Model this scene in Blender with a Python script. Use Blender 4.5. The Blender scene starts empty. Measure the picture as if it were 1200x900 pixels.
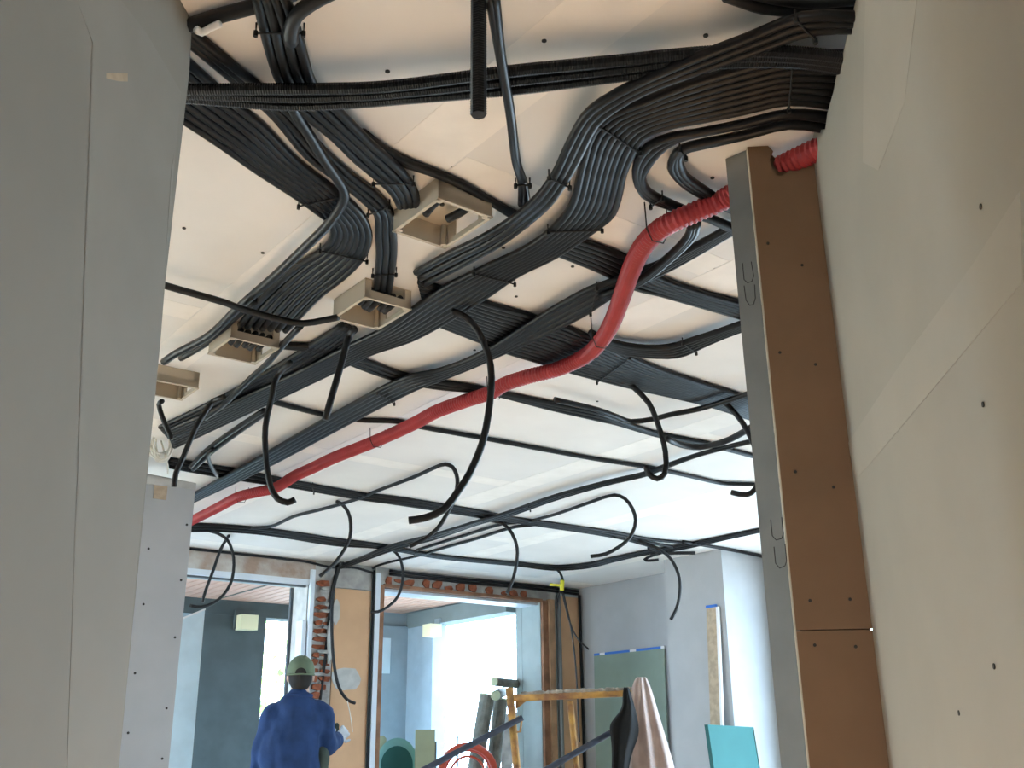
import bpy, bmesh, math, random
from mathutils import Vector, Matrix, noise
random.seed(7)
C = bpy.context.scene.collection
SC = bpy.context.scene

# ---------------------------------------------------------------- camera
cam = bpy.data.cameras.new('camera'); co = bpy.data.objects.new('camera', cam); C.objects.link(co)
cam.sensor_width = 36; cam.lens = 36*1195.1/1200; cam.clip_start = .02
cth, cro = .341039, -.0100254
F_ = Vector((0, math.cos(cth), math.sin(cth))); R0 = Vector((1, 0, 0)); U0 = R0.cross(F_)
R_ = R0*math.cos(cro)+U0*math.sin(cro); U_ = R_.cross(F_)
co.matrix_world = Matrix(((R_.x, U_.x, -F_.x, 0), (R_.y, U_.y, -F_.y, 0), (R_.z, U_.z, -F_.z, 1.30), (0, 0, 0, 1)))
SC.camera = co

# ---------------------------------------------------------------- sky, exposure
w = bpy.data.worlds.new('overcast_sky'); SC.world = w; w.use_nodes = True
bg = w.node_tree.nodes['Background']; bg.inputs[0].default_value = (.53, .76, 1, 1); bg.inputs[1].default_value = 11.5
# low warm sun added, aimed through an unseen opening, so floor bounce lifts the near ceiling
sl_ = bpy.data.lights.new('fill_sun', 'SUN'); sl_.energy = 54; sl_.color = (1, .84, .66); sl_.angle = .02
so_ = bpy.data.objects.new('fill_sun', sl_); C.objects.link(so_); so_.location = (0, -6, 6)
so_.rotation_euler = Vector((math.sin(.09)*math.cos(.32), math.cos(.09)*math.cos(.32), -math.sin(.32))).to_track_quat('-Z', 'Y').to_euler()
SC.view_settings.view_transform = 'Standard'; SC.view_settings.look = 'None'
SC.view_settings.exposure = 0.9; SC.view_settings.gamma = 1.0; SC.view_settings.use_curve_mapping = False
SC.cycles.max_bounces = 10; SC.cycles.diffuse_bounces = 6; SC.cycles.sample_clamp_indirect = 6

# room frame: the room stands turned to the lens; a runs to the window wall, b along it
AX = Vector((-0.611,0.791,0.0)); BX = Vector((0.791,0.611,0.0))
AX.normalize(); BX.normalize()
def W(a, b, z): v = AX*a+BX*b; return Vector((v.x, v.y, z))
def portal(name, a, b, z, sx, sy, d):
    L = bpy.data.lights.new(name, 'AREA'); L.shape = 'RECTANGLE'; L.size = sx; L.size_y = sy; L.energy = 1
    L.cycles.is_portal = True
    o = bpy.data.objects.new(name, L); C.objects.link(o); o.location = W(a, b, z)
    o.rotation_euler = d.to_track_quat('-Z', 'Z').to_euler()
portal('opening_portal', 6.62, 2.1, 1.25, 2.1, 2.4, -AX)
portal('opening_portal', 6.62, 4.6, 1.25, 1.5, 2.4, -AX)
portal('opening_portal', 2.95, 5.85, 1.25, 2.7, 2.3, -BX)
portal('opening_portal', 5.87, -1.98, 1.2, 1.15, 2.2, BX)  # unseen side opening, added to light the near right wall
portal('opening_portal', -2.02, -1.98, 1.45, .75, 1.2, BX)  # unseen opening, added as the way in for the warm beam

# ---------------------------------------------------------------- materials
def mat(name, col, rough=.8, metal=0, spec=.3, var=.0, vscale=6, bump=0, bscale=120, col2=None, fine=0):
    m = bpy.data.materials.new(name); m.use_nodes = True
    nt = m.node_tree; b = nt.nodes['Principled BSDF']
    b.inputs['Base Color'].default_value = (*col, 1); b.inputs['Roughness'].default_value = rough
    b.inputs['Metallic'].default_value = metal; b.inputs['Specular IOR Level'].default_value = spec
    tc = nt.nodes.new('ShaderNodeTexCoord')
    if var or col2:
        n = nt.nodes.new('ShaderNodeTexNoise'); n.inputs['Scale'].default_value = vscale; n.inputs['Detail'].default_value = 5
        nt.links.new(tc.outputs['Object'], n.inputs['Vector'])
        r = nt.nodes.new('ShaderNodeValToRGB')
        c2 = col2 or tuple(max(0, x*(1-var)) for x in col)
        r.color_ramp.elements[0].position = .38; r.color_ramp.elements[1].position = .62
        r.color_ramp.elements[0].color = (*c2, 1); r.color_ramp.elements[1].color = (*col, 1)
        nt.links.new(n.outputs[0], r.inputs[0]); nt.links.new(r.outputs[0], b.inputs['Base Color'])
    if bump:
        n = nt.nodes.new('ShaderNodeTexNoise'); n.inputs['Scale'].default_value = bscale
        nt.links.new(tc.outputs['Object'], n.inputs['Vector'])
        bp = nt.nodes.new('ShaderNodeBump'); bp.inputs['Strength'].default_value = bump; bp.inputs['Distance'].default_value = .01
        nt.links.new(n.outputs[0], bp.inputs['Height']); nt.links.new(bp.outputs[0], b.inputs['Normal'])
    return m
M = {}
M['board'] = mat('ceiling_plasterboard', (.79, .775, .755), .85, var=.05, vscale=3)
M['compound'] = mat('joint_compound', (.89, .86, .82), .8, var=.06, vscale=9)
M['wall'] = mat('wall_plasterboard', (.60, .575, .52), .85, var=.06, vscale=4)
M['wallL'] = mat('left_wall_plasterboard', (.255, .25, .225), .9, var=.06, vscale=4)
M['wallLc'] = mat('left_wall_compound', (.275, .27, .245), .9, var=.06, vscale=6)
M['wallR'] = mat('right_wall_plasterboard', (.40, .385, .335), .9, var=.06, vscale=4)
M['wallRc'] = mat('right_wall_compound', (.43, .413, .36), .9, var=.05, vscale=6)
M['wallc'] = mat('wall_joint_compound', (.635, .615, .56), .85, var=.06, vscale=6)
M['greyboard'] = mat('grey_board', (.42, .43, .44), .85, var=.06, vscale=5)
M['kraft'] = mat('board_core_edge', (.50, .40, .29), .9, var=.2, vscale=30)
M['returnboard'] = mat('return_board', (.23, .142, .085), .9, var=.1, vscale=5)
M['concrete'] = mat('warm_concrete_floor', (.62, .47, .34), .85, var=.2, vscale=2)
M['conduit'] = mat('dark_grey_conduit', (.006, .0065, .008), .38, spec=.24)
M['black'] = mat('black_conduit', (.008, .008, .009), .5, spec=.35)
M['red'] = mat('red_conduit', (.36, .035, .04), .5, spec=.4, var=.15, vscale=14)
M['strap'] = mat('dark_strap', (.015, .015, .015), .6)
M['screw'] = mat('dark_screw_head', (.03, .028, .025), .6)
M['galv'] = mat('galvanised_steel', (.26, .27, .27), .5, metal=.6, var=.12, vscale=7, bump=.02)
M['slot'] = mat('dark_cut_line', (.02, .02, .02), .8)
M['box'] = mat('beige_plastic', (.50, .44, .35), .6, spec=.3, var=.06)
M['wire'] = mat('white_wire', (.70, .68, .62), .5)
M['tan'] = mat('tan_render', (.62, .385, .225), .9, var=.12, vscale=3)
M['mortar'] = mat('grey_mortar', (.45, .44, .42), .95, var=.35, vscale=9, bump=.5, bscale=30)
M['mortar2'] = mat('stained_mortar', (.50, .49, .46), .95, col2=(.33, .24, .19), vscale=5, bump=.5, bscale=30)
M['brick'] = mat('red_brick', (.38, .12, .06), .9, var=.5, vscale=14, bump=.4, bscale=60)
M['patch'] = mat('grey_filler_patch', (.52, .52, .50), .9, var=.2, vscale=12)
M['frame'] = mat('white_window_frame', (.62, .68, .74), .5, var=.05)
M['darkframe'] = mat('dark_window_gasket', (.10, .11, .12), .6)
M['wood'] = mat('brown_wood_frame', (.32, .16, .09), .7, var=.4, vscale=8)
M['wood2'] = mat('light_brown_wood_frame', (.45, .27, .16), .7, var=.3, vscale=8)
M['reveal'] = mat('grey_green_reveal', (.36, .43, .43), .7, var=.1)
M['soffit'] = mat('pale_timber_board', (.64, .38, .28), .7, var=.15, vscale=5)
M['porchwall'] = mat('dark_grey_render', (.085, .10, .10), .9, var=.15, vscale=6)
M['beam'] = mat('grey_beam', (.20, .24, .24), .8, var=.1)
M['haze'] = mat('haze_tinted_render', (.34, .42, .47), .9, var=.1)  # pale blue bloom haze from the bright garden put into this colour
M['pale'] = mat('pale_blue_panel', (.66, .78, .84), .5, var=.1)
M['lamp'] = mat('cream_ceramic', (.72, .66, .42), .5)
M['log'] = mat('weathered_log', (.22, .22, .19), .9, var=.4, vscale=10, bump=.5, bscale=50)
M['logend'] = mat('sawn_log_end', (.52, .56, .38), .9, var=.15, vscale=20)
M['fence'] = mat('brown_fence_board', (.24, .19, .16), .9, var=.35, vscale=9)
M['leaf'] = mat('garden_leaf', (.20, .34, .10), .7, var=.4, vscale=3)
M['bark'] = mat('grey_bark', (.26, .24, .20), .9, var=.4, vscale=12)
M['grass'] = mat('garden_ground', (.46, .47, .45), .95, var=.3, vscale=1.5)
M['teal'] = mat('teal_plastic', (.22, .45, .43), .6, var=.12)
M['olive'] = mat('olive_card', (.33, .36, .24), .9, var=.1)
M['redplastic'] = mat('orange_red_plastic', (.62, .08, .04), .45, spec=.5)
M['scaf'] = mat('rusty_yellow_paint', (.55, .30, .08), .6, col2=(.22, .10, .06), vscale=11, bump=.2, bscale=60)
M['scafdirt'] = mat('mortar_crust', (.42, .36, .30), .95, var=.4, vscale=22, bump=.6, bscale=60)
M['brace'] = mat('blue_black_steel', (.05, .06, .09), .5, spec=.4, var=.3, vscale=18)
M['blackcloth'] = mat('black_cloth', (.012, .012, .012), .95, bump=.3, bscale=30)
M['beigecloth'] = mat('dusty_beige_cloth', (.46, .35, .31), .95, var=.18, vscale=10, bump=.3, bscale=80)
M['greenboard'] = mat('green_moisture_board', (.24, .30, .25), .85, var=.1, vscale=4)
M['tealboard'] = mat('teal_insulation_board', (.03, .12, .115), .8, var=.1, vscale=4)
M['bluetape'] = mat('blue_edge_tape', (.04, .16, .55), .6)
M['whitetape'] = mat('white_edge_tape', (.8, .8, .8), .6)
M['yellow'] = mat('yellow_sleeve', (.72, .66, .05), .5)
M['skin'] = mat('skin', (.45, .27, .19), .6, var=.08)
M['jacket'] = mat('blue_work_jacket', (.016, .040, .115), .9, var=.3, vscale=9, bump=.2, bscale=50)
M['trouser'] = mat('dark_work_trousers', (.03, .04, .07), .9, var=.2)
M['cap'] = mat('olive_cap', (.13, .16, .10), .9, var=.15, vscale=14)
M['hair'] = mat('dark_hair', (.02, .016, .013), .8)
M['glove'] = mat('pale_grey_glove', (.50, .52, .54), .85, var=.2, vscale=20)
M['glovetip'] = mat('blue_grey_glove_palm', (.10, .13, .20), .8)
M['boot'] = mat('brown_boot', (.07, .05, .035), .7)
M['pouch'] = mat('dark_olive_canvas', (.05, .06, .045), .9, var=.2)

# ---------------------------------------------------------------- helpers
def tag(o, label=None, cat=None, group=None, kind=None):
    if label: o['label'] = label
    if cat: o['category'] = cat
    if group: o['group'] = group
    if kind: o['kind'] = kind
    return o
def obj(name, bm, m, parent=None, smooth=False, origin=None):
    """link one bmesh as ONE mesh object, origin at its base"""
    bmesh.ops.recalc_face_normals(bm, faces=bm.faces)
    xs = [v.co.copy() for v in bm.verts]
    lo = Vector([min(v[i] for v in xs) for i in range(3)]); hi = Vector([max(v[i] for v in xs) for i in range(3)])
    L = origin or Vector(((lo.x+hi.x)/2, (lo.y+hi.y)/2, lo.z))
    bmesh.ops.translate(bm, verts=bm.verts, vec=-L)
    me = bpy.data.meshes.new(name); bm.to_mesh(me); bm.free()
    if smooth:
        for p in me.polygons: p.use_smooth = True
    for mm in (m if isinstance(m, (list, tuple)) else [m]): me.materials.append(mm)
    o = bpy.data.objects.new(name, me); C.objects.link(o)
    if parent:
        o.parent = parent; o.location = L-wl(parent)
    else: o.location = L
    return o
def wl(o):
    v = o.location.copy()
    while o.parent: o = o.parent; v += o.location
    return v
def empty(name, loc, label, cat, group=None):
    o = bpy.data.objects.new(name, None); C.objects.link(o); o.location = loc; o.empty_display_size = .1
    return tag(o, label, cat, group)
def struct(name, bm, m, parent=None, smooth=False): return tag(obj(name, bm, m, parent, smooth), kind='structure')
def hexa(bm, p):
    """eight corners: bottom four then top four"""
    v = [bm.verts.new(q) for q in p]
    for q in ((0, 1, 2, 3), (4, 5, 6, 7), (0, 1, 5, 4), (1, 2, 6, 5), (2, 3, 7, 6), (3, 0, 4, 7)): bm.faces.new([v[i] for i in q])
def boxab(bm, a0, a1, b0, b1, z0, z1):
    hexa(bm, [W(a0, b0, z0), W(a1, b0, z0), W(a1, b1, z0), W(a0, b1, z0), W(a0, b0, z1), W(a1, b0, z1), W(a1, b1, z1), W(a0, b1, z1)])
def bx(a0, a1, b0, b1, z0, z1):
    bm = bmesh.new(); boxab(bm, a0, a1, b0, b1, z0, z1); return bm
def slab(pts, nrm, t):
    """closed polygon pts pushed by t along nrm"""
    bm = bmesh.new(); nrm = Vector(nrm); k = len(pts)
    a = [bm.verts.new(Vector(p)) for p in pts]; b = [bm.verts.new(Vector(p)+nrm*t) for p in pts]
    bm.faces.new(a); bm.faces.new(b[::-1])
    for i in range(k): bm.faces.new((a[i], a[(i+1) % k], b[(i+1) % k], b[i]))
    bmesh.ops.triangulate(bm, faces=[f for f in bm.faces if len(f.verts) > 4])
    return bm
def spline(P, step):
    """centripetal-like Catmull-Rom resample"""
    P = [Vector(p) for p in P]
    if len(P) == 2: P = [P[0], (P[0]+P[1])/2, P[1]]
    Q = [P[0]*2-P[1]]+P+[P[-1]*2-P[-2]]; out = []
    for i in range(1, len(Q)-2):
        p0, p1, p2, p3 = Q[i-1:i+3]
        d = (p2-p1).length
        l0 = max((p1-p0).length, 1e-5); l1 = max(d, 1e-5); l2 = max((p3-p2).length, 1e-5)
        m1 = (p2-p0)/(l0+l1)*l1; m2 = (p3-p1)/(l1+l2)*l1
        n = max(2, int(d/step))
        for k in range(n):
            t = k/n
            out.append(p1*(2*t**3-3*t*t+1)+m1*(t**3-2*t*t+t)+p2*(-2*t**3+3*t*t)+m2*(t**3-t*t))
    out.append(P[-1]); return out
def tube(bm, P, r, seg=8, rib=0, ribh=.12, cap=True, hollow=False):
    """tube along P; r number or list; rib = pitch of real corrugations"""
    P = [Vector(p) for p in P]
    if rib:
        Q = []; R = []; L = 0
        tot = sum((P[i+1]-P[i]).length for i in range(len(P)-1)); n = int(tot/rib)*2
        cum = [0]
        for i in range(len(P)-1): cum.append(cum[-1]+(P[i+1]-P[i]).length)
        j = 0
        for k in range(n+1):
            s = tot*k/n
            while j < len(P)-2 and cum[j+1] < s: j += 1
            u = (s-cum[j])/max(1e-9, cum[j+1]-cum[j])
            Q.append(P[j].lerp(P[j+1], min(1, u))); R.append(r*(1 if k % 2 else 1-ribh))
        P = Q; r = R
    if not isinstance(r, (list, tuple)): r = [r]*len(P)
    t = (P[1]-P[0]).normalized(); nn = t.orthogonal().normalized(); prev = None
    for i, p in enumerate(P):
        t2 = (P[min(i+1, len(P)-1)]-P[max(i-1, 0)])
        t2 = t2.normalized() if t2.length > 1e-9 else t
        nn = (nn-t2*nn.dot(t2)); nn = nn.normalized() if nn.length > 1e-6 else t2.orthogonal().normalized()
        bb = t2.cross(nn); t = t2
        ring = [bm.verts.new(p+(nn*math.cos(2*math.pi*k/seg)+bb*math.sin(2*math.pi*k/seg))*r[i]) for k in range(seg)]
        if prev:
            for k in range(seg): bm.faces.new((prev[k], prev[(k+1) % seg], ring[(k+1) % seg], ring[k]))
        elif cap: bm.faces.new(ring[::-1])
        prev = ring
    if cap: bm.faces.new(prev)
def rod(p, q, r, seg=10):
    bm = bmesh.new(); tube(bm, [p, q], r, seg); return bm
def run_on(P):
    """ceiling runs do not stop behind the stud: carry them on into the side room"""
    P = [Vector(p) for p in P]
    for flip in (0, 1):
        if flip: P.reverse()
        p, q = P[-1], P[-2]; d = p-q; d.z = 0
        if p.z > 2.44 and p.y > 2.0 and math.atan2(p.x, p.y) > .225 and d.length > .01:
            P.append(p+d.normalized()*min(.9, max(.05, (5.5-p.dot(BX))/max(.2, d.normalized().dot(BX)))))
        if flip: P.reverse()
    return P
ORD = ['first', 'second', 'third', 'fourth', 'fifth', 'sixth', 'seventh', 'eighth', 'ninth', 'tenth', 'eleventh', 'twelfth', 'thirteenth', 'fourteenth', 'fifteenth', 'sixteenth']
STEP = .03
def bundle(ends, desc, side, n=None, r=.0104, ties=(), m='conduit', rib=0, seg=8, jit=.0012, shape='conduit'):
    """conduits side by side between two edge lines; every conduit is an object of its own"""
    e1, e2 = [[Vector(p) for p in e] for e in ends]
    ws = sorted((a-b).length for a, b in zip(e1, e2)); wid = ws[len(ws)//2]
    if n is None: n = max(1, int(round(wid/(2*r*1.04)))+1)
    n = min(n, 16)
    for i in range(n):
        u = i/(n-1) if n > 1 else .5
        pts = []
        for a, b in zip(e1, e2):
            p = a.lerp(b, u)
            if len(pts) > 0: p = p+Vector((random.uniform(-jit, jit), random.uniform(-jit, jit), 0))
            pts.append(p)
        bm = bmesh.new(); tube(bm, spline(run_on(pts), STEP), r, seg, rib)
        o = obj('conduit', bm, M[m], smooth=not rib)
        if n == 1: lab = 'dark conduit, '+desc
        elif i == n-1: lab = f'last conduit from the {side} in the {desc}'
        else: lab = f'{ORD[i]} conduit from the {side} in the {desc}'
        tag(o, lab, 'conduit', 'conduits of the '+desc if n > 1 else None)
    for k, tpos in enumerate(ties):
        f = tpos*(len(e1)-1); j = min(int(f), len(e1)-2); f -= j
        a = e1[j].lerp(e1[j+1], f); b = e2[j].lerp(e2[j+1], f); x = (b-a).normalized() if (b-a).length > 1e-5 else BX
        a = a-x*(r+.004); b = b+x*(r+.004); z0 = a.z-r-.0015
        top = min(2.549, a.z+r)
        pts = [Vector((a.x, a.y, top)), Vector((a.x, a.y, z0)), Vector((b.x, b.y, z0)), Vector((b.x, b.y, top))]
        bm = bmesh.new(); tube(bm, pts, .0022, 5)
        o = obj('strap', bm, M['strap'])
        which = '' if len(ties) == 1 else ORD[k]+' '
        tag(o, f'{which}thin dark wire strap around the {desc}', 'strap', 'straps around the '+desc if len(ties) > 1 else None)
        for q in (a, b):
            bm = bmesh.new(); tube(bm, [Vector((q.x, q.y, z0+.004)), Vector((q.x, q.y, z0-.007))], .0045, 6); obj('knot', bm, M['strap'], o)
def single(pts, label, r=.0108, m='conduit', cat='conduit', group=None, rib=0, seg=8, name='conduit'):
    bm = bmesh.new(); tube(bm, spline(run_on(pts), STEP), r, seg, rib)
    return tag(obj(name, bm, M[m], smooth=not rib), label, cat, group)

# ---------------------------------------------------------------- large structure
AMIN, AMAX, BMIN, BMAX = -2.4, 6.57, -1.9, 5.77
struct('floor', bx(AMIN-.2, 6.9, BMIN-.2, BMAX+.2, -.1, 0), M['concrete'])
ceil = struct('ceiling', bx(AMIN-.2, 6.9, BMIN-.2, BMAX+.2, 2.5635, 2.75), M['compound'])
# ceiling: plasterboards with filled joints; the filler stands a hair proud of the boards
bs = [-2.1, -1.05, 0, 1.06, 2.1, 3.13, 4.11, 5.15, 5.77]
for i in range(len(bs)-1):
    offs = [-.65, 1.69, 4.01, 6.35] if i not in (2, 5) else [.5, 2.85, 5.2]
    cuts = [AMIN]+offs+[AMAX]
    for j in range(len(cuts)-1):
        obj('plasterboard', bx(cuts[j]+.002, cuts[j+1]-.002, bs[i]+.002, bs[i+1]-.002, 2.55, 2.5635), M['board'], ceil)
    for cu in offs:
        if cu > 1 and i > 1: obj('filled_joint', bx(cu-.055, cu+.055, bs[i]+.08, bs[i+1]-.08, 2.5494, 2.552), M['compound'], ceil)
for b in bs[2:-1]: obj('filled_joint', bx(AMIN, AMAX, b-.075, b+.075, 2.5493, 2.5519), M['compound'], ceil)
for p in [(-0.663,2.451,2.55),(-0.83,2.309,2.55),(0.369,1.581,2.55),(0.067,1.591,2.55),(-0.238,1.679,2.55),(0.474,2.09,2.55),(0.015,2.748,2.55),(0.171,2.552,2.55),(-0.124,3.177,2.55),(-0.019,2.435,2.55),(0.328,3.729,2.55),(-0.337,3.022,2.55)]:
    p = Vector(p); obj('screw', rod(p, p-Vector((0, 0, .0025)), .005, 8), M['screw'], ceil)

# window wall (a = 6.57): built around its two openings
W1, W2 = (1.2, 3.27, 2.385), (3.85, 5.34, 2.415)
bm = bmesh.new()
TH = .24
boxab(bm, 6.57, 6.57+TH, BMIN, W1[0], 0, 2.56); boxab(bm, 6.57, 6.57+TH, W1[0], W1[1], W1[2], 2.56)
boxab(bm, 6.57, 6.57+TH, W1[1], W2[0], 0, 2.56); boxab(bm, 6.57, 6.57+TH, W2[0], W2[1], W2[2], 2.56)
boxab(bm, 6.57, 6.57+TH, W2[1], BMAX, 0, 2.56)
ww = struct('wall_window', bm, M['reveal'])
wr = struct('wall_right', (lambda b: (boxab(b, 4.3, 6.9, BMAX, BMAX+.12, 0, 2.56), boxab(b, AMIN, 1.6, BMAX, BMAX+.12, 0, 2.56), boxab(b, 1.6, 4.3, BMAX, BMAX+.12, 2.4, 2.56), boxab(b, 1.6, 4.3, BMAX, BMAX+.12, 0, .1), b)[-1])(bmesh.new()), M['greyboard'])
struct('wall_left_far', (lambda b: (boxab(b, -1.65, 5.3, BMIN-.1, BMIN, 0, 2.56), boxab(b, AMIN, -1.65, BMIN-.1, BMIN, 0, .85), boxab(b, AMIN, -1.65, BMIN-.1, BMIN, 2.05, 2.56), boxab(b, 6.45, 6.57, BMIN-.1, BMIN, 0, 2.56), boxab(b, 5.3, 6.45, BMIN-.1, BMIN, 2.35, 2.56), boxab(b, 5.3, 6.45, BMIN-.1, BMIN, 0, .1), b)[-1])(bmesh.new()), M['wall'])  # unseen wall; both openings added for the light they let in
struct('wall_back', bx(AMIN-.1, AMIN, BMIN-.1, BMAX, 0, 2.56), M['wall'])
# projecting pillar on the right wall, its side lit by the opening behind the steel stud
struct('wall_pillar', bx(4.61, 5.15, 5.34, BMAX, 0, 2.5499), M['greyboard'])

# near left wall, ends at a bare vertical edge
LE = Vector((-.575, 1.54, 0)); ld = Vector((.0814, .9967, 0)); ln = Vector((.9967, -.0814, 0))
def lw(s, z, off=0): return LE-ld*s+ln*off+Vector((0, 0, z))
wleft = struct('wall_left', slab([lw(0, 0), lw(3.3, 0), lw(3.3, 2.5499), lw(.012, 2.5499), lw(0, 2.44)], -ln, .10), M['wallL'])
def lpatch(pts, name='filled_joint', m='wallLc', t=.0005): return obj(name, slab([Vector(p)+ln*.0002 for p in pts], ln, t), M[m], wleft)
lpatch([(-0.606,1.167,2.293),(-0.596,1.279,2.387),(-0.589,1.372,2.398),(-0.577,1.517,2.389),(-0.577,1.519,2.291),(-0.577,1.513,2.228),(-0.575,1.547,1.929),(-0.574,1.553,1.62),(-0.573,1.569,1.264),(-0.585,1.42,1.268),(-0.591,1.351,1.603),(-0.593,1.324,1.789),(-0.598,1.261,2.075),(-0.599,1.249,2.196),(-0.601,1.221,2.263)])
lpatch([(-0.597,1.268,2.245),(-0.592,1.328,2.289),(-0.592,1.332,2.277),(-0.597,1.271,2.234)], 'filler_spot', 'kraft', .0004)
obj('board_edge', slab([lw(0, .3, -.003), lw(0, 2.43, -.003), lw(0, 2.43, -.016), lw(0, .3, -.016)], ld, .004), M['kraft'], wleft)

# near right wall with the ragged hole the conduits leave through
RP = Vector((.668, 1.95, 0)); rd = Vector((.144, .9896, 0)).normalized(); rn = Vector((-rd.y, rd.x, 0))
def rwp(s, z): return RP-rd*s+Vector((0, 0, z))
top = [(3.4, 2.5499), (1.05, 2.5499), (1.04, 2.49)]
s = 1.0
while s > .10: top.append((s, 2.487+random.uniform(-.006, .006))); s -= .04
top += [(.06, 2.50), (.05, 2.5499), (0, 2.5499)]
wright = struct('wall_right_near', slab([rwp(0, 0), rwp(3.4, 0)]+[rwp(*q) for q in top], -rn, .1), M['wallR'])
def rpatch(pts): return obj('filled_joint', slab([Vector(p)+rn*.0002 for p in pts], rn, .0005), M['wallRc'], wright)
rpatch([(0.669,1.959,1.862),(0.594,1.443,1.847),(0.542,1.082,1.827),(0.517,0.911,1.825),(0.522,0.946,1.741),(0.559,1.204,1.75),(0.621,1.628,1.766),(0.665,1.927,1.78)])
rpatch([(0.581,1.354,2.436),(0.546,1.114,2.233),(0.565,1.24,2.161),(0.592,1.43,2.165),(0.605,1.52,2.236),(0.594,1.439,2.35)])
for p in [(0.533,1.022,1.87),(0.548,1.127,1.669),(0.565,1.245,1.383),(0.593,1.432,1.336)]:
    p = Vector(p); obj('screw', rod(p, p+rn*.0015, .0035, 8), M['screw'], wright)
# return: board strip with a notch for the red pipe, then a galvanised stud on its edge
S0 = Vector((.529, 1.961, 0)); pn = Vector((S0.y-RP.y, RP.x-S0.x, 0)).normalized()
if pn.y > 0: pn = -pn
px_ = (RP-S0).normalized(); PW = (RP-S0).length
def rb(u, z, o=0): return S0+px_*u+pn*o+Vector((0, 0, z))
ret = struct('wall_return', slab([rb(.013, 0, -.013), rb(PW, 0, -.013), rb(PW, 2.465, -.013), rb(.013, 2.465, -.013)], -pn, .02), M['returnboard'])
JZ = 1.499
obj('plasterboard', slab([rb(.0, .02), rb(PW, .02), rb(PW, JZ-.0012), rb(.0, JZ-.0012)], -pn, .013), M['returnboard'], ret)
obj('plasterboard', slab([rb(.0, JZ+.0012), rb(PW, JZ+.0012), rb(PW, 2.503)]+[rb(*q) for q in ((PW-.02, 2.497), (PW-.035, 2.482), (PW-.055, 2.484), (PW-.075, 2.470), (PW-.085, 2.476), (PW-.092, 2.49), (PW-.095, 2.515), (PW-.085, 2.535), (PW-.095, 2.5495))]+[rb(0, 2.5495)], -pn, .013), M['returnboard'], ret)
obj('board_edge', slab([rb(-.002, .02, .0003), rb(.0, .02, .0003), rb(.0, 2.549, .0003), rb(-.002, 2.549, .0003)], -pn, .0132), M['box'], ret)
for p in [(0.551,1.959,2.309),(0.617,1.954,2.254),(0.552,1.959,2.058),(0.621,1.954,2.029),(0.558,1.959,1.805),(0.628,1.953,1.772),(0.56,1.959,1.554),(0.634,1.953,1.555),(0.56,1.959,1.472),(0.634,1.953,1.468)]:
    p = Vector(p); p = p-pn*(p-S0).dot(pn); obj('screw', rod(p, p+pn*.0015, .0032, 8), M['screw'], ret)
S1 = Vector((.493, 2.010, 0)); sd = (S1-S0).normalized(); sw = (S1-S0).length; sn = Vector((-sd.y, sd.x, 0))
if sn.x > 0: sn = -sn
st = empty('steel_stud', S0.copy(), 'galvanised steel stud with punched U tabs on the free edge of the brown return', 'stud')
SF = S0-pn*.0142-px_*.002
obj('web', slab([SF, S1-px_*.003, S1-px_*.003+Vector((0, 0, 2.549)), SF+Vector((0, 0, 2.549))], sn, .0012), M['galv'], st)
obj('flange', slab([S1-px_*.003, S1+px_*.035, S1+px_*.035+Vector((0, 0, 2.549)), S1-px_*.003+Vector((0, 0, 2.549))], -sd, .0012), M['galv'], st)
for u4 in [[(0.506,1.992,2.278),(0.506,1.992,2.239),(0.511,1.985,2.228),(0.518,1.976,2.227),(0.522,1.971,2.237),(0.52,1.973,2.272)],[(0.505,1.993,2.225),(0.506,1.992,2.191),(0.511,1.986,2.176),(0.517,1.977,2.174),(0.521,1.972,2.186),(0.522,1.971,2.217)],[(0.512,1.985,1.715),(0.512,1.984,1.683),(0.517,1.977,1.673),(0.525,1.966,1.674),(0.528,1.962,1.682),(0.528,1.962,1.715)],[(0.513,1.983,1.661),(0.513,1.983,1.629),(0.518,1.975,1.618),(0.526,1.965,1.621),(0.529,1.961,1.63),(0.529,1.961,1.662)]]:
    bm = bmesh.new(); tube(bm, [Vector(q)+sn*.003-px_*.003 for q in u4], .0009, 5); obj('punched_tab', bm, M['slot'], st)

# stub wall where the conduits go over
stub = struct('wall_stub', bx(4.58, 4.70, .95, 1.665, 0, 2.47), M['greyboard'])
rag = [(1.665, 2.47)]; b = 1.60
while b > 1.25: rag.append((b, 2.47+random.uniform(-.004, .018))); b -= .05
obj('broken_plaster', slab([W(4.575, q[0], q[1]) for q in rag]+[W(4.575, 1.25, 2.43), W(4.575, 1.665, 2.44)], AX, .1), M['patch'], stub)
q = [(4.58,1.475,2.441),(4.58,1.534,2.441),(4.58,1.533,2.369),(4.58,1.474,2.373)]
obj('paper_label', bx(4.577, 4.5805, q[3][1], q[1][1], q[3][2], q[1][2]), M['kraft'], stub)
for p in [(-1.629,4.529,2.145),(-1.502,4.627,2.019),(-1.626,4.532,1.901),(-1.504,4.626,1.767),(-1.629,4.529,1.609),(-1.509,4.622,1.468),(-1.63,4.529,1.367),(-1.507,4.624,1.263),(-1.501,4.628,2.272)]:
    p = Vector(p); obj('screw', rod(p, p-AX*.002, .0055, 8), M['screw'], stub)

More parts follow.
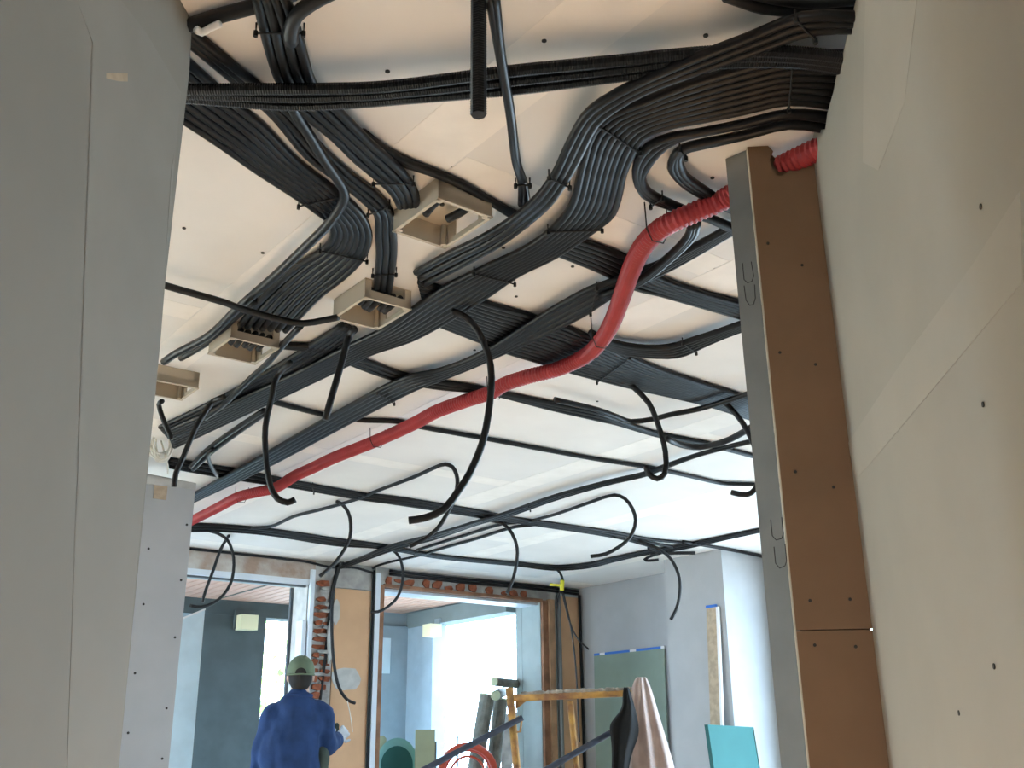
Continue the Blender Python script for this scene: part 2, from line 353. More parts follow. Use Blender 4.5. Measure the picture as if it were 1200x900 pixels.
# ---------------------------------------------------------------- window wall faces
AW = 6.57
obj('mortar_band', bx(AW-.008, AW, 1.0, 3.30, 2.40, 2.5499), M['mortar2'], ww)
obj('mortar_band', bx(AW-.010, AW, 3.30, 3.46, 0, 2.5499), M['mortar'], ww)
obj('mortar_band', bx(AW-.009, AW, 3.46, 3.76, 2.375, 2.5499), M['mortar'], ww)
obj('mortar_band', bx(AW-.008, AW, 3.79, 5.50, 2.42, 2.5499), M['mortar'], ww)
obj('render_panel', bx(AW-.012, AW, 3.465, 3.755, 0, 2.37), M['tan'], ww)
obj('render_panel', bx(AW-.012, AW, 5.535, 5.77, 0, 2.47), M['tan'], ww)
pts = []
for k in range(14):
    t = 2*math.pi*k/14; rr = 1+random.uniform(-.18, .18); pts.append(W(AW-.0125, 3.575+.115*rr*math.cos(t), 1.755+.085*rr*math.sin(t)))
obj('filler_patch', slab(pts, -AX, .003), M['patch'], ww)
pts = []
for k in range(12):
    t = 2*math.pi*k/12; rr = 1+random.uniform(-.15, .15); pts.append(W(AW-.0125, 3.478+.03*rr*math.cos(t), 2.20+.085*rr*math.sin(t)))
obj('filler_patch', slab(pts, -AX, .003), M['patch'], ww)
def rubble(b0, b1, z0, z1, proud):
    """a broken brick face: every corner knocked about"""
    j = lambda s: random.uniform(-s, s); k = .22*(z1-z0); bm = bmesh.new()
    n = 7; pts = []
    for i in range(n):
        t = 2*math.pi*i/n+j(.25); c, s = math.cos(t), math.sin(t); m = max(abs(c), abs(s))
        pts.append(W(AW-.0095, (b0+b1)/2+(b1-b0)/2*c/m*(1+j(.14)), (z0+z1)/2+(z1-z0)/2*s/m*(1+j(.18))))
    return slab(pts, -AX, proud)
z = 1.40
while z < 2.42:
    x = 3.306+random.uniform(-.004, .008); hh = random.uniform(.030, .046)
    wdt = random.choice((.05, .07, .10, .12))
    if random.random() < .85: obj('brick', rubble(x, min(3.44, x+wdt), z, z+hh, random.uniform(.006, .03)), M['brick'], ww)
    if wdt < .08 and random.random() < .8: obj('brick', rubble(x+wdt+.014, 3.445, z+.004, z+hh*.9, random.uniform(.004, .022)), M['brick'], ww)
    if random.random() < .6: obj('mortar_lump', rubble(3.32+random.random()*.06, 3.40+random.random()*.04, z+hh-.004, z+hh+.018, random.uniform(.012, .03)), M['mortar'], ww)
    z += .054
obj('filler_patch', rubble(3.405, 3.445, 1.85, 2.17, .034), M['patch'], ww)
b = 3.87
for wdt, hh, dz in ((.05, .062, 0), (.055, .03, .02), (.085, .05, .006), (.02, .0, 0), (.06, .065, 0), (.085, .06, .004), (.08, .035, .0), (.085, .065, 0), (.085, .065, .002), (.02, 0, 0), (.075, .06, 0), (.03, 0, 0), (.055, .04, 0), (.08, .055, 0), (.06, .055, 0)):
    if hh: obj('brick', rubble(b, b+wdt, 2.430+dz, 2.426+dz+hh, .010), M['brick'], ww)
    b += wdt+.028
# window 1
w1 = empty('window_1', W(6.6, 2.2, 0), 'left window opening with white frame and bare mortar lintel', 'window'); w1['kind'] = 'structure'
obj('head_rail', bx(6.56, 6.62, 1.2, 3.265, 2.375, 2.412), M['frame'], w1)
obj('gasket', bx(6.60, 6.62, 1.2, 3.265, 2.362, 2.375), M['darkframe'], w1)
obj('gasket', bx(6.79, 6.815, 3.235, 3.265, 0, 2.38), M['darkframe'], w1)
obj('reveal_render', bx(6.575, 6.79, 3.255, 3.2695, 0, 2.384), M['patch'], w1)
obj('jamb', bx(6.555, 6.65, 3.222, 3.254, 0, 2.13), M['frame'], w1)
obj('metal_strip', bx(6.535, 6.57, 3.262, 3.290, 0, 2.48), M['frame'], w1)
# window 2
w2 = empty('window_2', W(6.6, 4.6, 0), 'right window opening with brown wooden frame under broken bricks', 'window'); w2['kind'] = 'structure'
obj('metal_strip', bx(6.53, 6.56, 3.775, 3.815, 0, 2.50), M['frame'], w2)
obj('jamb', bx(6.54, 6.62, 3.82, 3.855, 0, 2.42), M['wood'], w2)
obj('head_rail', bx(6.54, 6.60, 3.855, 5.345, 2.405, 2.43), M['wood'], w2)
obj('jamb', bx(6.54, 6.66, 5.345, 5.40, 0, 2.42), M['wood'], w2)
obj('jamb', bx(6.52, 6.57, 5.40, 5.455, 0, 2.43), M['wood2'], w2)
obj('head_trim', bx(6.60, 6.80, 3.86, 5.34, 2.385, 2.404), M['frame'], w2)
# conduits on the window wall
single([W(6.545, 3.765, 2.52), W(6.54, 3.763, 2.3), W(6.54, 3.762, 0.02)], 'black vertical conduit down the left side of the brown framed window', r=.009)
bm = bmesh.new(); tube(bm, [W(6.53, 5.505, 0.01), W(6.53, 5.505, 2.47)], .020, 10)
tag(obj('metal_pipe', bm, M['galv'], smooth=True), 'blue grey vertical metal pipe right of the brown window frame', 'pipe')
single([W(6.54, 5.745, .02), W(6.54, 5.745, 2.49)], 'black vertical conduit in the corner beside the tan panel', r=.012)
for k, (z, r_) in enumerate(((2.505, .011), (2.53, .011))):
    single([W(6.55, 3.9, z), W(6.55, 4.6, z-.004), W(6.55, 5.2, z+.002), W(6.55, 5.74, z-.006)], ('lower' if k == 0 else 'upper')+' of two long conduits along the top of the window wall', group='conduits along the top of the window wall')
single([W(6.55, .9, 2.535), W(6.55, 2.2, 2.535), W(6.55, 3.2, 2.532), W(6.55, 3.42, 2.51), W(6.55, 3.6, 2.525), W(6.55, 3.77, 2.50)], 'thin black conduit along the ceiling edge above the left window', r=.009)

# ---------------------------------------------------------------- boards by the right wall
q0, q1 = 5.60, 6.39
bd = empty('green_board', W(6.0, 5.7, 0), 'large grey green moisture board standing against the right wall, blue taped top', 'board')
obj('panel', slab([W(q0, 5.70, 0), W(q1, 5.70, 0), W(q1, 5.752, 2.0), W(q0, 5.752, 2.0)], BX, .013), M['greenboard'], bd)
k = q0
for ln_, mm in ((.03, 'whitetape'), (.27, 'bluetape'), (.07, 'whitetape'), (.29, 'bluetape'), (.06, 'whitetape'), (.07, 'bluetape')):
    obj('edge_tape', slab([W(k, 5.7515, 1.985), W(k+ln_, 5.7515, 1.985), W(k+ln_, 5.7515, 2.003), W(k, 5.7515, 2.003)], BX, .0145), M[mm], bd); k += ln_
e0 = [(4.677,5.3,2.166),(4.753,5.3,2.169),(4.83,5.3,1.154),(4.896,5.3,1.153)]
lb = empty('leaning_board', W(e0[0][0], 5.25, 0), 'narrow plasterboard strip leaning upright on the grey pillar, blue tape at its top', 'board')
obj('panel', slab([W(e0[0][0], 5.20, 0), W(e0[0][0]+.085, 5.20, 0), W(e0[0][0]+.085, 5.322, e0[0][2]), W(e0[0][0], 5.322, e0[0][2])], BX, .013), M['kraft'], lb)
obj('cut_edge', slab([W(e0[0][0]-.022, 5.198, 0), W(e0[0][0]-.001, 5.198, 0), W(e0[0][0]-.001, 5.320, e0[0][2]), W(e0[0][0]-.022, 5.320, e0[0][2])], BX, .016), M['whitetape'], lb)
obj('edge_tape', slab([W(e0[0][0]-.001, 5.318, e0[0][2]+.001), W(e0[0][0]+.087, 5.318, e0[0][2]+.001), W(e0[0][0]+.087, 5.3195, e0[0][2]+.018), W(e0[0][0]-.001, 5.3195, e0[0][2]+.018)], BX, .015), M['bluetape'], lb)
t0 = [(4.52,5.01,1.413),(4.52,5.409,1.399)]
tb = empty('teal_board', W(4.5, 5.4, 0), 'short teal insulation board leaning at the foot of the white lit pillar', 'board')
obj('panel', slab([W(4.38, t0[0][1]-.02, 0), W(4.38, t0[1][1], 0), W(4.52, t0[1][1], t0[1][2]), W(4.52, t0[0][1]-.02, t0[0][2])], AX, .03), M['tealboard'], tb)
obj('panel_edge', slab([W(4.375, t0[1][1]+.0005, 0), W(4.515, t0[1][1]+.0005, t0[1][2]), W(4.545, t0[1][1]+.0005, t0[1][2]), W(4.405, t0[1][1]+.0005, 0)], BX, .002), M['greenboard'], tb)

# ---------------------------------------------------------------- porch and garden beyond the windows
struct('floor_garden', bx(-30, 40, -30, 40, -.45, -.15), M['grass'])
struct('floor_porch', bx(6.82, 8.9, .3, 5.4, -.15, -.02), M['haze'])
cp = struct('ceiling_porch', bx(6.82, 8.8, .2, 5.45, 2.52, 2.62), M['beam'])
b = .2
while b < 5.2:
    obj('plank', bx(6.82, 8.5, b, b+.074, 2.50, 2.5195), M['soffit'], cp); b += .088
obj('batten', bx(7.0, 8.5, 3.36, 3.372, 2.494, 2.50), M['log'], cp)
pb = struct('wall_porch', bx(8.5, 8.7, 3.24, 3.83, -.15, 2.50), M['porchwall'])
obj('beam', bx(8.49, 8.7, .2, 4.60, 2.375, 2.50), M['porchwall'], pb)
obj('beam', bx(8.49, 8.7, 4.60, 5.45, 2.375, 2.50), M['haze'], pb)  # same beam carried on with the bloom haze in its colour
obj('beam', bx(6.91, 8.48, 5.25, 5.45, 2.36, 2.50), M['beam'], pb)
obj('wall_panel', bx(8.5, 8.7, .2, 3.24, -.15, 2.37), M['haze'], pb)
pp = struct('wall_porch_side', bx(8.45, 8.65, 4.62, 5.25, -.15, 2.374), M['haze'])
obj('pale_pane', bx(8.44, 8.452, 4.66, 5.06, 1.94, 2.26), M['pale'], pp)
obj('wall_return', bx(8.02, 8.45, 5.25, 5.40, -.15, 2.36), M['haze'], pp)
struct('trim_1', bx(6.82, 6.90, 5.345, 5.50, -.15, 2.42), M['reveal'])
t = empty('wall_lamp', W(8.45, 3.62, 2.25), 'cream cube wall lamp on the dark porch wall beyond the left window', 'lamp')
obj('shade', bx(8.36, 8.48, 3.545, 3.695, 2.25, 2.375), M['lamp'], t); obj('mount', bx(8.47, 8.50, 3.53, 3.71, 2.26, 2.42), M['porchwall'], t)
t = empty('wall_lamp', W(8.0, 5.25, 2.25), 'cream cube wall lamp beside the bright garden, seen through the right window', 'lamp')
obj('shade', bx(7.86, 7.99, 5.12, 5.24, 2.235, 2.345), M['lamp'], t); obj('mount', bx(7.88, 7.97, 5.235, 5.26, 2.30, 2.40), M['haze'], t)
pane = empty('pale_panel', W(7.6, 2.3, 0), 'pale blue upright panel just inside the left edge of the left window', 'panel')
z0 = [(7.4,2.849,2.26),(7.4,2.655,2.169),(7.4,2.859,1.176)]
obj('sheet', slab([W(7.4, z0[1][1]-.25, -.02), W(7.4, z0[2][1], -.02), W(7.4, z0[0][1], z0[0][2]), W(7.4, z0[1][1], z0[1][2]), W(7.4, z0[1][1]-.25, z0[1][2]-.08)], AX, .03), M['pale'], pane)
obj('top_edge', slab([W(7.39, z0[1][1], z0[1][2]), W(7.39, z0[0][1], z0[0][2]), W(7.39, z0[0][1], z0[0][2]+.012), W(7.39, z0[1][1], z0[1][2]+.012)], AX, .04), M['whitetape'], pane)
# garden trees, overexposed outside
def tree(a, b, h, label, n=260, rad=1.2):
    t = empty('garden_tree', W(a, b, -.15), label, 'tree', 'garden trees beyond the porch')
    base = W(a, b, -.15); bm = bmesh.new()
    tube(bm, spline([base, base+Vector((.05, .03, h*.4)), base+Vector((0, .1, h*.75))], .2), [.09]*2+[.07]*50 if False else .07, 8); obj('trunk', bm, M['bark'], t, True)
    bm = bmesh.new()
    for k in range(5):
        s = base+Vector((0, .05, h*(.35+.08*k))); ang = k*2.4
        tube(bm, spline([s, s+Vector((math.cos(ang)*rad*.5, math.sin(ang)*rad*.5, .3)), s+Vector((math.cos(ang)*rad*.9, math.sin(ang)*rad*.9, .35))], .15), .022, 6)
    obj('branches', bm, M['bark'], t, True)
    bm = bmesh.new()
    for k in range(n):
        v = Vector((random.gauss(0, 1), random.gauss(0, 1), random.gauss(0, 1))); v.normalize(); v *= rad*random.random()**.4
        p = base+Vector((0, 0, h*.72))+v; s = random.uniform(.06, .12)
        d1 = Vector((random.gauss(0, 1), random.gauss(0, 1), random.gauss(0, 1))).normalized(); d2 = d1.orthogonal().normalized()
        bm.faces.new([bm.verts.new(p-d1*s), bm.verts.new(p+d2*s*.5), bm.verts.new(p+d1*s), bm.verts.new(p-d2*s*.5)])
    tag(obj('foliage', bm, M['leaf'], t), kind='stuff')
tree(13.0, 6.0, 2.9, 'small leafy tree seen in the narrow gap right of the dark porch wall', 420)
tree(15.0, 9.2, 3.0, 'small leafy tree in the bright garden beyond the right window', 300)

# log frame, fence boards, red coil, teal drum and card box outside the right window
lf = empty('log_frame', (-0.199,8.598,1.138), 'weathered round log posts with pale sawn ends outside the right window', 'log frame')
for k, (p, q, r_) in enumerate(([(-0.225,8.597,1.686),(-0.32,8.595,1.139),0.062], [(-0.117,8.72,1.657),(-0.181,8.718,1.135),0.058])):
    p, q = Vector(p), Vector(q); q = q+(q-p)*2.2
    obj('log', rod(p, q, r_, 14), M['log'], lf, False); d = (p-q).normalized(); obj('sawn_end', rod(p+d*.001, p+d*.012, r_*.98, 14), M['logend'], lf)
for p, q, r_ in ([(-0.161,8.499,1.786),(0.117,8.855,1.776),0.035], [(-0.154,8.459,1.679),(-0.097,8.9,1.726),0.04]):
    p, q = Vector(p), Vector(q); obj('log', rod(p, q, r_, 14), M['log'], lf); d = (p-q).normalized(); obj('sawn_end', rod(p+d*.001, p+d*.012, r_*.98, 14), M['logend'], lf)
fe = empty('board_fence', (-0.018,9.2,1.125), 'brown upright board fence behind the log posts outside the right window', 'fence')
for k in range(5):
    p = Vector((-0.124,9.2,1.565))+Vector((.105*k, .02, random.uniform(-.02, .02)))
    hexa_b = bmesh.new(); hexa(hexa_b, [Vector((p.x+dx, p.y+dy, zz)) for zz in (-.15, p.z) for dx, dy in ((0, 0), (.095, 0), (.095, .02), (0, .02))]); obj('board', hexa_b, M['fence'], fe)
cc = Vector((-0.362,8.192,1.099))
hc = Vector((cc.x, cc.y, 0)).normalized(); sx = Vector((hc.y, -hc.x, 0))
co_ = empty('red_coil', cc-Vector((0, 0, .26)), 'coil of orange red pipe standing outside the right window behind the brace', 'coil')
for rr, tr, off in ((.205, .026, 0), (.185, .022, .04), (.13, .009, .0)):
    bm = bmesh.new(); tube(bm, [cc+hc*off+(sx*math.cos(t)+Vector((0, 0, 1))*math.sin(t))*rr for t in [2*math.pi*k/40 for k in range(41)]], tr, 8); obj('loop', bm, M['redplastic'], co_, True)
dr = empty('teal_drum', (-0.858,7.853,1.158), 'rounded teal drum between two posts outside the right window', 'drum')
dc = Vector((-0.859,7.853,1.199)); hc2 = Vector((dc.x, dc.y, 0)).normalized(); sx2 = Vector((hc2.y, -hc2.x, 0))
pts = [dc+sx2*(.145*math.cos(t))+Vector((0, 0, .165*math.sin(t)-.0)) for t in [math.pi*k/16 for k in range(17)]]
obj('shell', slab(pts+[pts[-1]-Vector((0, 0, 1.2)), pts[0]-Vector((0, 0, 1.2))], hc2, .25), M['teal'], dr)
pts2 = [dc-hc2*.012+sx2*(.115*math.cos(t))+Vector((0, 0, .13*math.sin(t)-.02)) for t in [math.pi*k/16 for k in range(17)]]
obj('front_disc', slab(pts2+[pts2[-1]-Vector((0, 0, 1.1)), pts2[0]-Vector((0, 0, 1.1))], hc2, .012), M['tealboard'], dr)
pz = Vector((-0.969,7.841,1.38))
obj('post', slab([pz+sx2*-.03-Vector((0, 0, 1.35)), pz+sx2*.03-Vector((0, 0, 1.35)), pz+sx2*.03-Vector((0, 0, .02)), pz+sx2*.012, pz-sx2*.012, pz-sx2*.03-Vector((0, 0, .02))], hc2, .06), M['olive'], dr)
bxp = [(-0.712,7.667,1.416),(-0.573,7.679,1.415),(-0.569,7.679,1.159),(-0.706,7.668,1.16)]
cb = empty('card_box', bxp[3], 'tall olive box standing beside the teal drum outside the right window', 'box')
pb_ = [Vector(v) for v in bxp]; dn = Vector((0, 0, 1.1))
obj('body', slab([pb_[0], pb_[1], pb_[2]-dn, pb_[3]-dn], hc2, .14), M['olive'], cb)
obj('side_strip', slab([pb_[1]+sx2*.001-Vector((0, 0, .08)), pb_[1]+sx2*.012-Vector((0, 0, .08)), pb_[2]+sx2*.012-dn, pb_[2]+sx2*.001-dn], hc2, .12), M['porchwall'], cb)
rp_ = [(-0.474,8.787,1.384),(-0.472,8.787,1.137)]
tag(obj('thin_post', rod(Vector(rp_[0]), Vector(rp_[1])-dn*1.1, .012, 8), M['pale']), 'thin pale blue post behind the red coil outside the right window', 'post')

# ---------------------------------------------------------------- conduit bundles (every conduit an object)
bundle(([(0.655,1.576,2.486),(0.519,1.55,2.486),(0.378,1.546,2.486),(0.196,1.57,2.486),(0.007,1.597,2.486),(-0.234,1.641,2.486),(-0.353,1.646,2.486),(-0.444,1.646,2.486),(-0.638,1.645,2.486)],[(0.666,1.611,2.486),(0.527,1.58,2.486),(0.385,1.58,2.486),(0.205,1.616,2.486),(0.012,1.653,2.486),(-0.228,1.683,2.486),(-0.336,1.693,2.486),(-0.435,1.696,2.486),(-0.645,1.667,2.486)]),
       'thick ribbed run across the ceiling top', 'near side', r=.0125, rib=.0048)
bundle(([(-0.385,1.406,2.517),(-0.381,1.502,2.517),(-0.384,1.585,2.517),(-0.383,1.676,2.517),(-0.347,1.765,2.517),(-0.297,1.888,2.517),(-0.258,1.965,2.517),(-0.234,2.029,2.517),(-0.224,2.087,2.517),(-0.225,2.147,2.517)],[(-0.43,1.406,2.517),(-0.437,1.501,2.517),(-0.442,1.578,2.517),(-0.442,1.671,2.517),(-0.417,1.762,2.517),(-0.371,1.858,2.517),(-0.333,1.95,2.517),(-0.296,2.028,2.517),(-0.272,2.088,2.517),(-0.263,2.152,2.517)]),
       'flat run entering the first junction box', 'right', ties=(.12, .78))
bundle(([(-0.613,1.475,2.538),(-0.507,1.689,2.538),(-0.454,1.799,2.538),(-0.41,1.943,2.538),(-0.359,2.058,2.538),(-0.314,2.14,2.538),(-0.296,2.211,2.538),(-0.299,2.315,2.538),(-0.315,2.454,2.538),(-0.357,2.702,2.538)],[(-0.635,1.486,2.538),(-0.533,1.701,2.538),(-0.486,1.815,2.538),(-0.448,1.958,2.538),(-0.391,2.071,2.538),(-0.346,2.167,2.538),(-0.328,2.226,2.538),(-0.338,2.329,2.538),(-0.351,2.454,2.538),(-0.394,2.708,2.538)]),
       'run bending into the second junction box', 'right', ties=(.62, .93))
bundle(([(-0.66,1.509,2.538),(-0.578,1.724,2.538),(-0.524,1.84,2.538),(-0.481,1.977,2.538),(-0.427,2.088,2.538),(-0.382,2.186,2.538),(-0.363,2.273,2.538),(-0.369,2.367,2.538),(-0.4,2.463,2.538),(-0.472,2.584,2.538),(-0.55,2.691,2.538),(-0.712,2.965,2.538)],[(-0.711,1.77,2.538),(-0.676,1.825,2.538),(-0.626,1.913,2.538),(-0.573,2.019,2.538),(-0.512,2.127,2.538),(-0.47,2.208,2.538),(-0.447,2.268,2.538),(-0.453,2.338,2.538),(-0.49,2.411,2.538),(-0.59,2.525,2.538),(-0.732,2.73,2.538),(-0.845,2.925,2.538)]),
       'wide diagonal run to the third box', 'right', ties=(.40, .72))
bundle(([(-0.314,1.872,2.538),(-0.276,1.939,2.538),(-0.225,1.995,2.538),(-0.18,2.028,2.538),(-0.115,2.085,2.538),(-0.05,2.164,2.538),(0.003,2.224,2.538),(0.047,2.266,2.538)],[(-0.315,1.886,2.538),(-0.277,1.95,2.538),(-0.226,2.004,2.538),(-0.18,2.034,2.538),(-0.115,2.092,2.538),(-0.05,2.166,2.538),(0.002,2.234,2.538),(0.043,2.289,2.538)]),
       'slim run plus shadow line behind first box', 'near side', n=2)  # one conduit only; the near strand stands in for its shadow line
bundle(([(-0.032,1.363,2.475),(-0.016,1.525,2.475),(0.0,1.708,2.475),(0.013,1.928,2.496),(0.027,2.053,2.517),(0.027,2.151,2.517)],[(-0.023,1.363,2.475),(-0.015,1.525,2.475),(0.002,1.708,2.475),(0.017,1.928,2.496),(0.034,2.053,2.517),(0.041,2.151,2.517)]),
       'slim upright run beside the hanging stub', 'left', n=2, r=.0090, ties=(.78,))
bundle(([(0.607,1.442,2.475),(0.504,1.443,2.475),(0.419,1.497,2.475),(0.325,1.558,2.475),(0.24,1.623,2.475),(0.18,1.681,2.475),(0.149,1.729,2.475),(0.123,1.836,2.475),(0.098,1.945,2.475),(0.062,2.047,2.475),(0.005,2.186,2.496),(-0.072,2.281,2.496),(-0.166,2.41,2.517),(-0.262,2.557,2.538)],[(0.618,1.474,2.475),(0.533,1.476,2.475),(0.442,1.53,2.475),(0.353,1.584,2.475),(0.264,1.639,2.475),(0.205,1.699,2.475),(0.171,1.754,2.475),(0.145,1.868,2.475),(0.123,1.966,2.475),(0.089,2.07,2.475),(0.036,2.207,2.496),(-0.032,2.313,2.496),(-0.12,2.454,2.517),(-0.245,2.63,2.538)]),
       'outer sweeping run above the main fan', 'left', ties=(.08, .62))
bundle(([(-0.524,2.921,2.538),(-0.622,3.052,2.538),(-0.756,3.222,2.538),(-0.94,3.444,2.538),(-1.123,3.649,2.538),(-1.436,3.975,2.538)],[(-0.491,2.963,2.538),(-0.582,3.107,2.538),(-0.73,3.299,2.538),(-0.911,3.503,2.538),(-1.123,3.746,2.538),(-1.443,4.108,2.538)]),
       'run from second box to stub wall', 'left')
bundle(([(0.658,1.598,2.517),(0.536,1.607,2.517),(0.447,1.639,2.517),(0.344,1.69,2.517),(0.269,1.742,2.517),(0.214,1.782,2.517),(0.179,1.841,2.517),(0.165,1.953,2.517),(0.147,2.157,2.517),(0.1,2.288,2.517),(0.036,2.385,2.517),(-0.056,2.476,2.517),(-0.2,2.633,2.517),(-0.383,2.901,2.517),(-0.541,3.071,2.517),(-0.739,3.295,2.517),(-0.957,3.52,2.517),(-1.392,3.951,2.517)],[(0.69,1.77,2.517),(0.564,1.744,2.517),(0.476,1.777,2.517),(0.39,1.807,2.517),(0.32,1.83,2.517),(0.282,1.864,2.517),(0.266,1.929,2.517),(0.257,2.013,2.517),(0.247,2.193,2.517),(0.207,2.275,2.517),(0.117,2.419,2.517),(0.021,2.527,2.517),(-0.082,2.686,2.517),(-0.305,2.982,2.517),(-0.465,3.116,2.517),(-0.656,3.326,2.517),(-0.899,3.592,2.517),(-1.443,4.184,2.517)]),
       'main sweeping fan from the right wall', 'left', n=8, ties=(.06, .33, .52, .66))
bundle(([(0.698,1.807,2.517),(0.575,1.789,2.517),(0.486,1.824,2.517),(0.402,1.854,2.517),(0.348,1.866,2.517),(0.302,1.903,2.517),(0.283,1.963,2.517),(0.289,2.031,2.517),(0.313,2.106,2.517),(0.358,2.149,2.517),(0.423,2.191,2.517),(0.495,2.234,2.517),(0.578,2.306,2.517)],[(0.698,1.817,2.517),(0.575,1.792,2.517),(0.486,1.827,2.517),(0.402,1.854,2.517),(0.356,1.875,2.517),(0.323,1.928,2.517),(0.305,1.985,2.517),(0.3,2.036,2.517),(0.322,2.095,2.517),(0.365,2.137,2.517),(0.424,2.184,2.517),(0.496,2.229,2.517),(0.576,2.293,2.517)]),
       'outer U bend beside the main fan', 'outside', n=3, ties=(.72,))
bundle(([(0.692,1.846,2.517),(0.585,1.828,2.517),(0.494,1.865,2.517),(0.409,1.896,2.517),(0.372,1.915,2.517),(0.36,1.949,2.517),(0.362,1.99,2.517),(0.38,2.03,2.517),(0.409,2.072,2.517),(0.453,2.113,2.517),(0.51,2.166,2.517),(0.568,2.208,2.517)],[(0.69,1.852,2.517),(0.585,1.829,2.517),(0.495,1.868,2.517),(0.41,1.903,2.517),(0.376,1.922,2.517),(0.372,1.956,2.517),(0.383,1.992,2.517),(0.398,2.025,2.517),(0.424,2.06,2.517),(0.46,2.097,2.517),(0.51,2.151,2.517),(0.567,2.198,2.517)]),
       'inner U bend beside the steel stud', 'outside', n=3, ties=(.36,))
bundle(([(0.578,2.223,2.517),(0.54,2.286,2.517),(0.487,2.363,2.517),(0.406,2.466,2.517),(0.287,2.58,2.517),(0.218,2.639,2.517),(0.103,2.805,2.517),(-0.06,3.073,2.517),(-0.15,3.191,2.517),(-0.258,3.288,2.517),(-0.375,3.357,2.517),(-0.644,3.703,2.517),(-1.087,4.321,2.517),(-1.656,5.105,2.517)],[(0.586,2.261,2.517),(0.551,2.312,2.517),(0.5,2.396,2.517),(0.419,2.515,2.517),(0.29,2.674,2.517),(0.21,2.815,2.517),(0.097,2.967,2.517),(-0.035,3.124,2.517),(-0.137,3.244,2.517),(-0.245,3.36,2.517),(-0.346,3.462,2.517),(-0.593,3.787,2.517),(-1.116,4.506,2.517),(-1.7,5.25,2.517)]),
       'long run parallel behind the main fan', 'near side', ties=(.36, .80))
bundle(([(0.453,2.192,2.496),(0.458,2.263,2.496),(0.442,2.336,2.496),(0.409,2.429,2.496),(0.369,2.522,2.496),(0.315,2.599,2.496),(0.265,2.652,2.496)],[(0.44,2.205,2.496),(0.445,2.27,2.496),(0.428,2.344,2.496),(0.396,2.431,2.496),(0.356,2.518,2.496),(0.302,2.588,2.496),(0.253,2.635,2.496)]),
       'curved tails below the red pipe', 'right', n=3)
bundle(([(-0.259,2.615,2.538),(-0.076,2.772,2.538),(0.062,2.873,2.538),(0.17,2.963,2.538),(0.307,3.111,2.538),(0.397,3.223,2.538),(0.515,3.349,2.538),(0.701,3.51,2.538),(0.951,3.722,2.538)],[(-0.251,2.898,2.538),(-0.107,3.057,2.538),(-0.015,3.163,2.538),(0.1,3.263,2.538),(0.195,3.35,2.538),(0.315,3.441,2.538),(0.438,3.53,2.538),(0.74,3.734,2.538),(1.008,3.975,2.538)]),
       'widest flat run behind the red pipe', 'near side', ties=(.62,))
bundle(([(0.11,2.33,2.538),(0.23,2.414,2.538),(0.322,2.49,2.538),(0.406,2.597,2.538),(0.554,2.708,2.538),(0.734,2.817,2.538)],[(0.097,2.422,2.538),(0.254,2.559,2.538),(0.356,2.668,2.538),(0.435,2.712,2.538),(0.535,2.777,2.538),(0.758,2.924,2.538)]),
       'run from main fan to upper stud', 'near side')
bundle(([(0.247,2.952,2.517),(0.323,3.036,2.517),(0.41,3.081,2.517),(0.508,3.083,2.517),(0.586,3.014,2.517),(0.649,2.953,2.517),(0.74,2.853,2.517)],[(0.269,3.033,2.517),(0.358,3.122,2.517),(0.446,3.158,2.517),(0.551,3.162,2.517),(0.626,3.062,2.517),(0.671,2.997,2.517),(0.751,2.902,2.517)]),
       'short curved run bending to the stud', 'near side', ties=(.6,))
single([(-0.956,3.6,2.537),(-0.906,3.661,2.537),(-0.726,3.837,2.537),(-0.617,3.896,2.537),(-0.459,3.924,2.537),(-0.38,3.997,2.537),(-0.112,4.179,2.537),(0.187,4.391,2.537),(0.388,4.528,2.537),(0.629,4.674,2.537),(0.826,4.826,2.537),(1.047,5.006,2.537),(1.124,5.027,2.537),(1.294,5.052,2.537)], 'single thin dark conduit crossing the whole ceiling below the wide runs')
bundle(([(-0.752,3.077,2.538),(-0.611,3.121,2.538),(-0.496,3.242,2.538),(-0.384,3.375,2.538),(-0.255,3.459,2.538),(-0.133,3.521,2.538),(-0.053,3.578,2.538),(0.155,3.718,2.538),(0.336,3.841,2.538),(0.419,3.932,2.538),(0.61,4.128,2.538),(0.855,4.29,2.538),(1.0,4.418,2.538),(1.177,4.553,2.538)],[(-0.76,3.096,2.538),(-0.616,3.15,2.538),(-0.533,3.282,2.538),(-0.417,3.422,2.538),(-0.287,3.509,2.538),(-0.15,3.557,2.538),(-0.059,3.602,2.538),(0.14,3.768,2.538),(0.342,3.918,2.538),(0.423,3.979,2.538),(0.614,4.157,2.538),(0.859,4.311,2.538),(1.002,4.428,2.538),(1.184,4.582,2.538)]),
       'narrow run from third box to stud', 'near side', n=3, ties=(.45,))
single([(0.157,3.57,2.505),(0.324,3.697,2.505),(0.404,3.785,2.505),(0.471,3.854,2.505),(0.552,3.823,2.505),(0.611,3.77,2.505),(0.715,3.699,2.505),(0.795,3.609,2.505),(0.895,3.487,2.505)], 'thin conduit curving up across the widest run to the stud')
single([(0.614,3.932,2.46),(0.688,4.033,2.46),(0.776,4.074,2.46),(0.865,3.99,2.46),(0.91,3.871,2.46),(0.956,3.705,2.46)], 'thick black conduit sagging below the ceiling beside the stud', r=.0135, m='black')
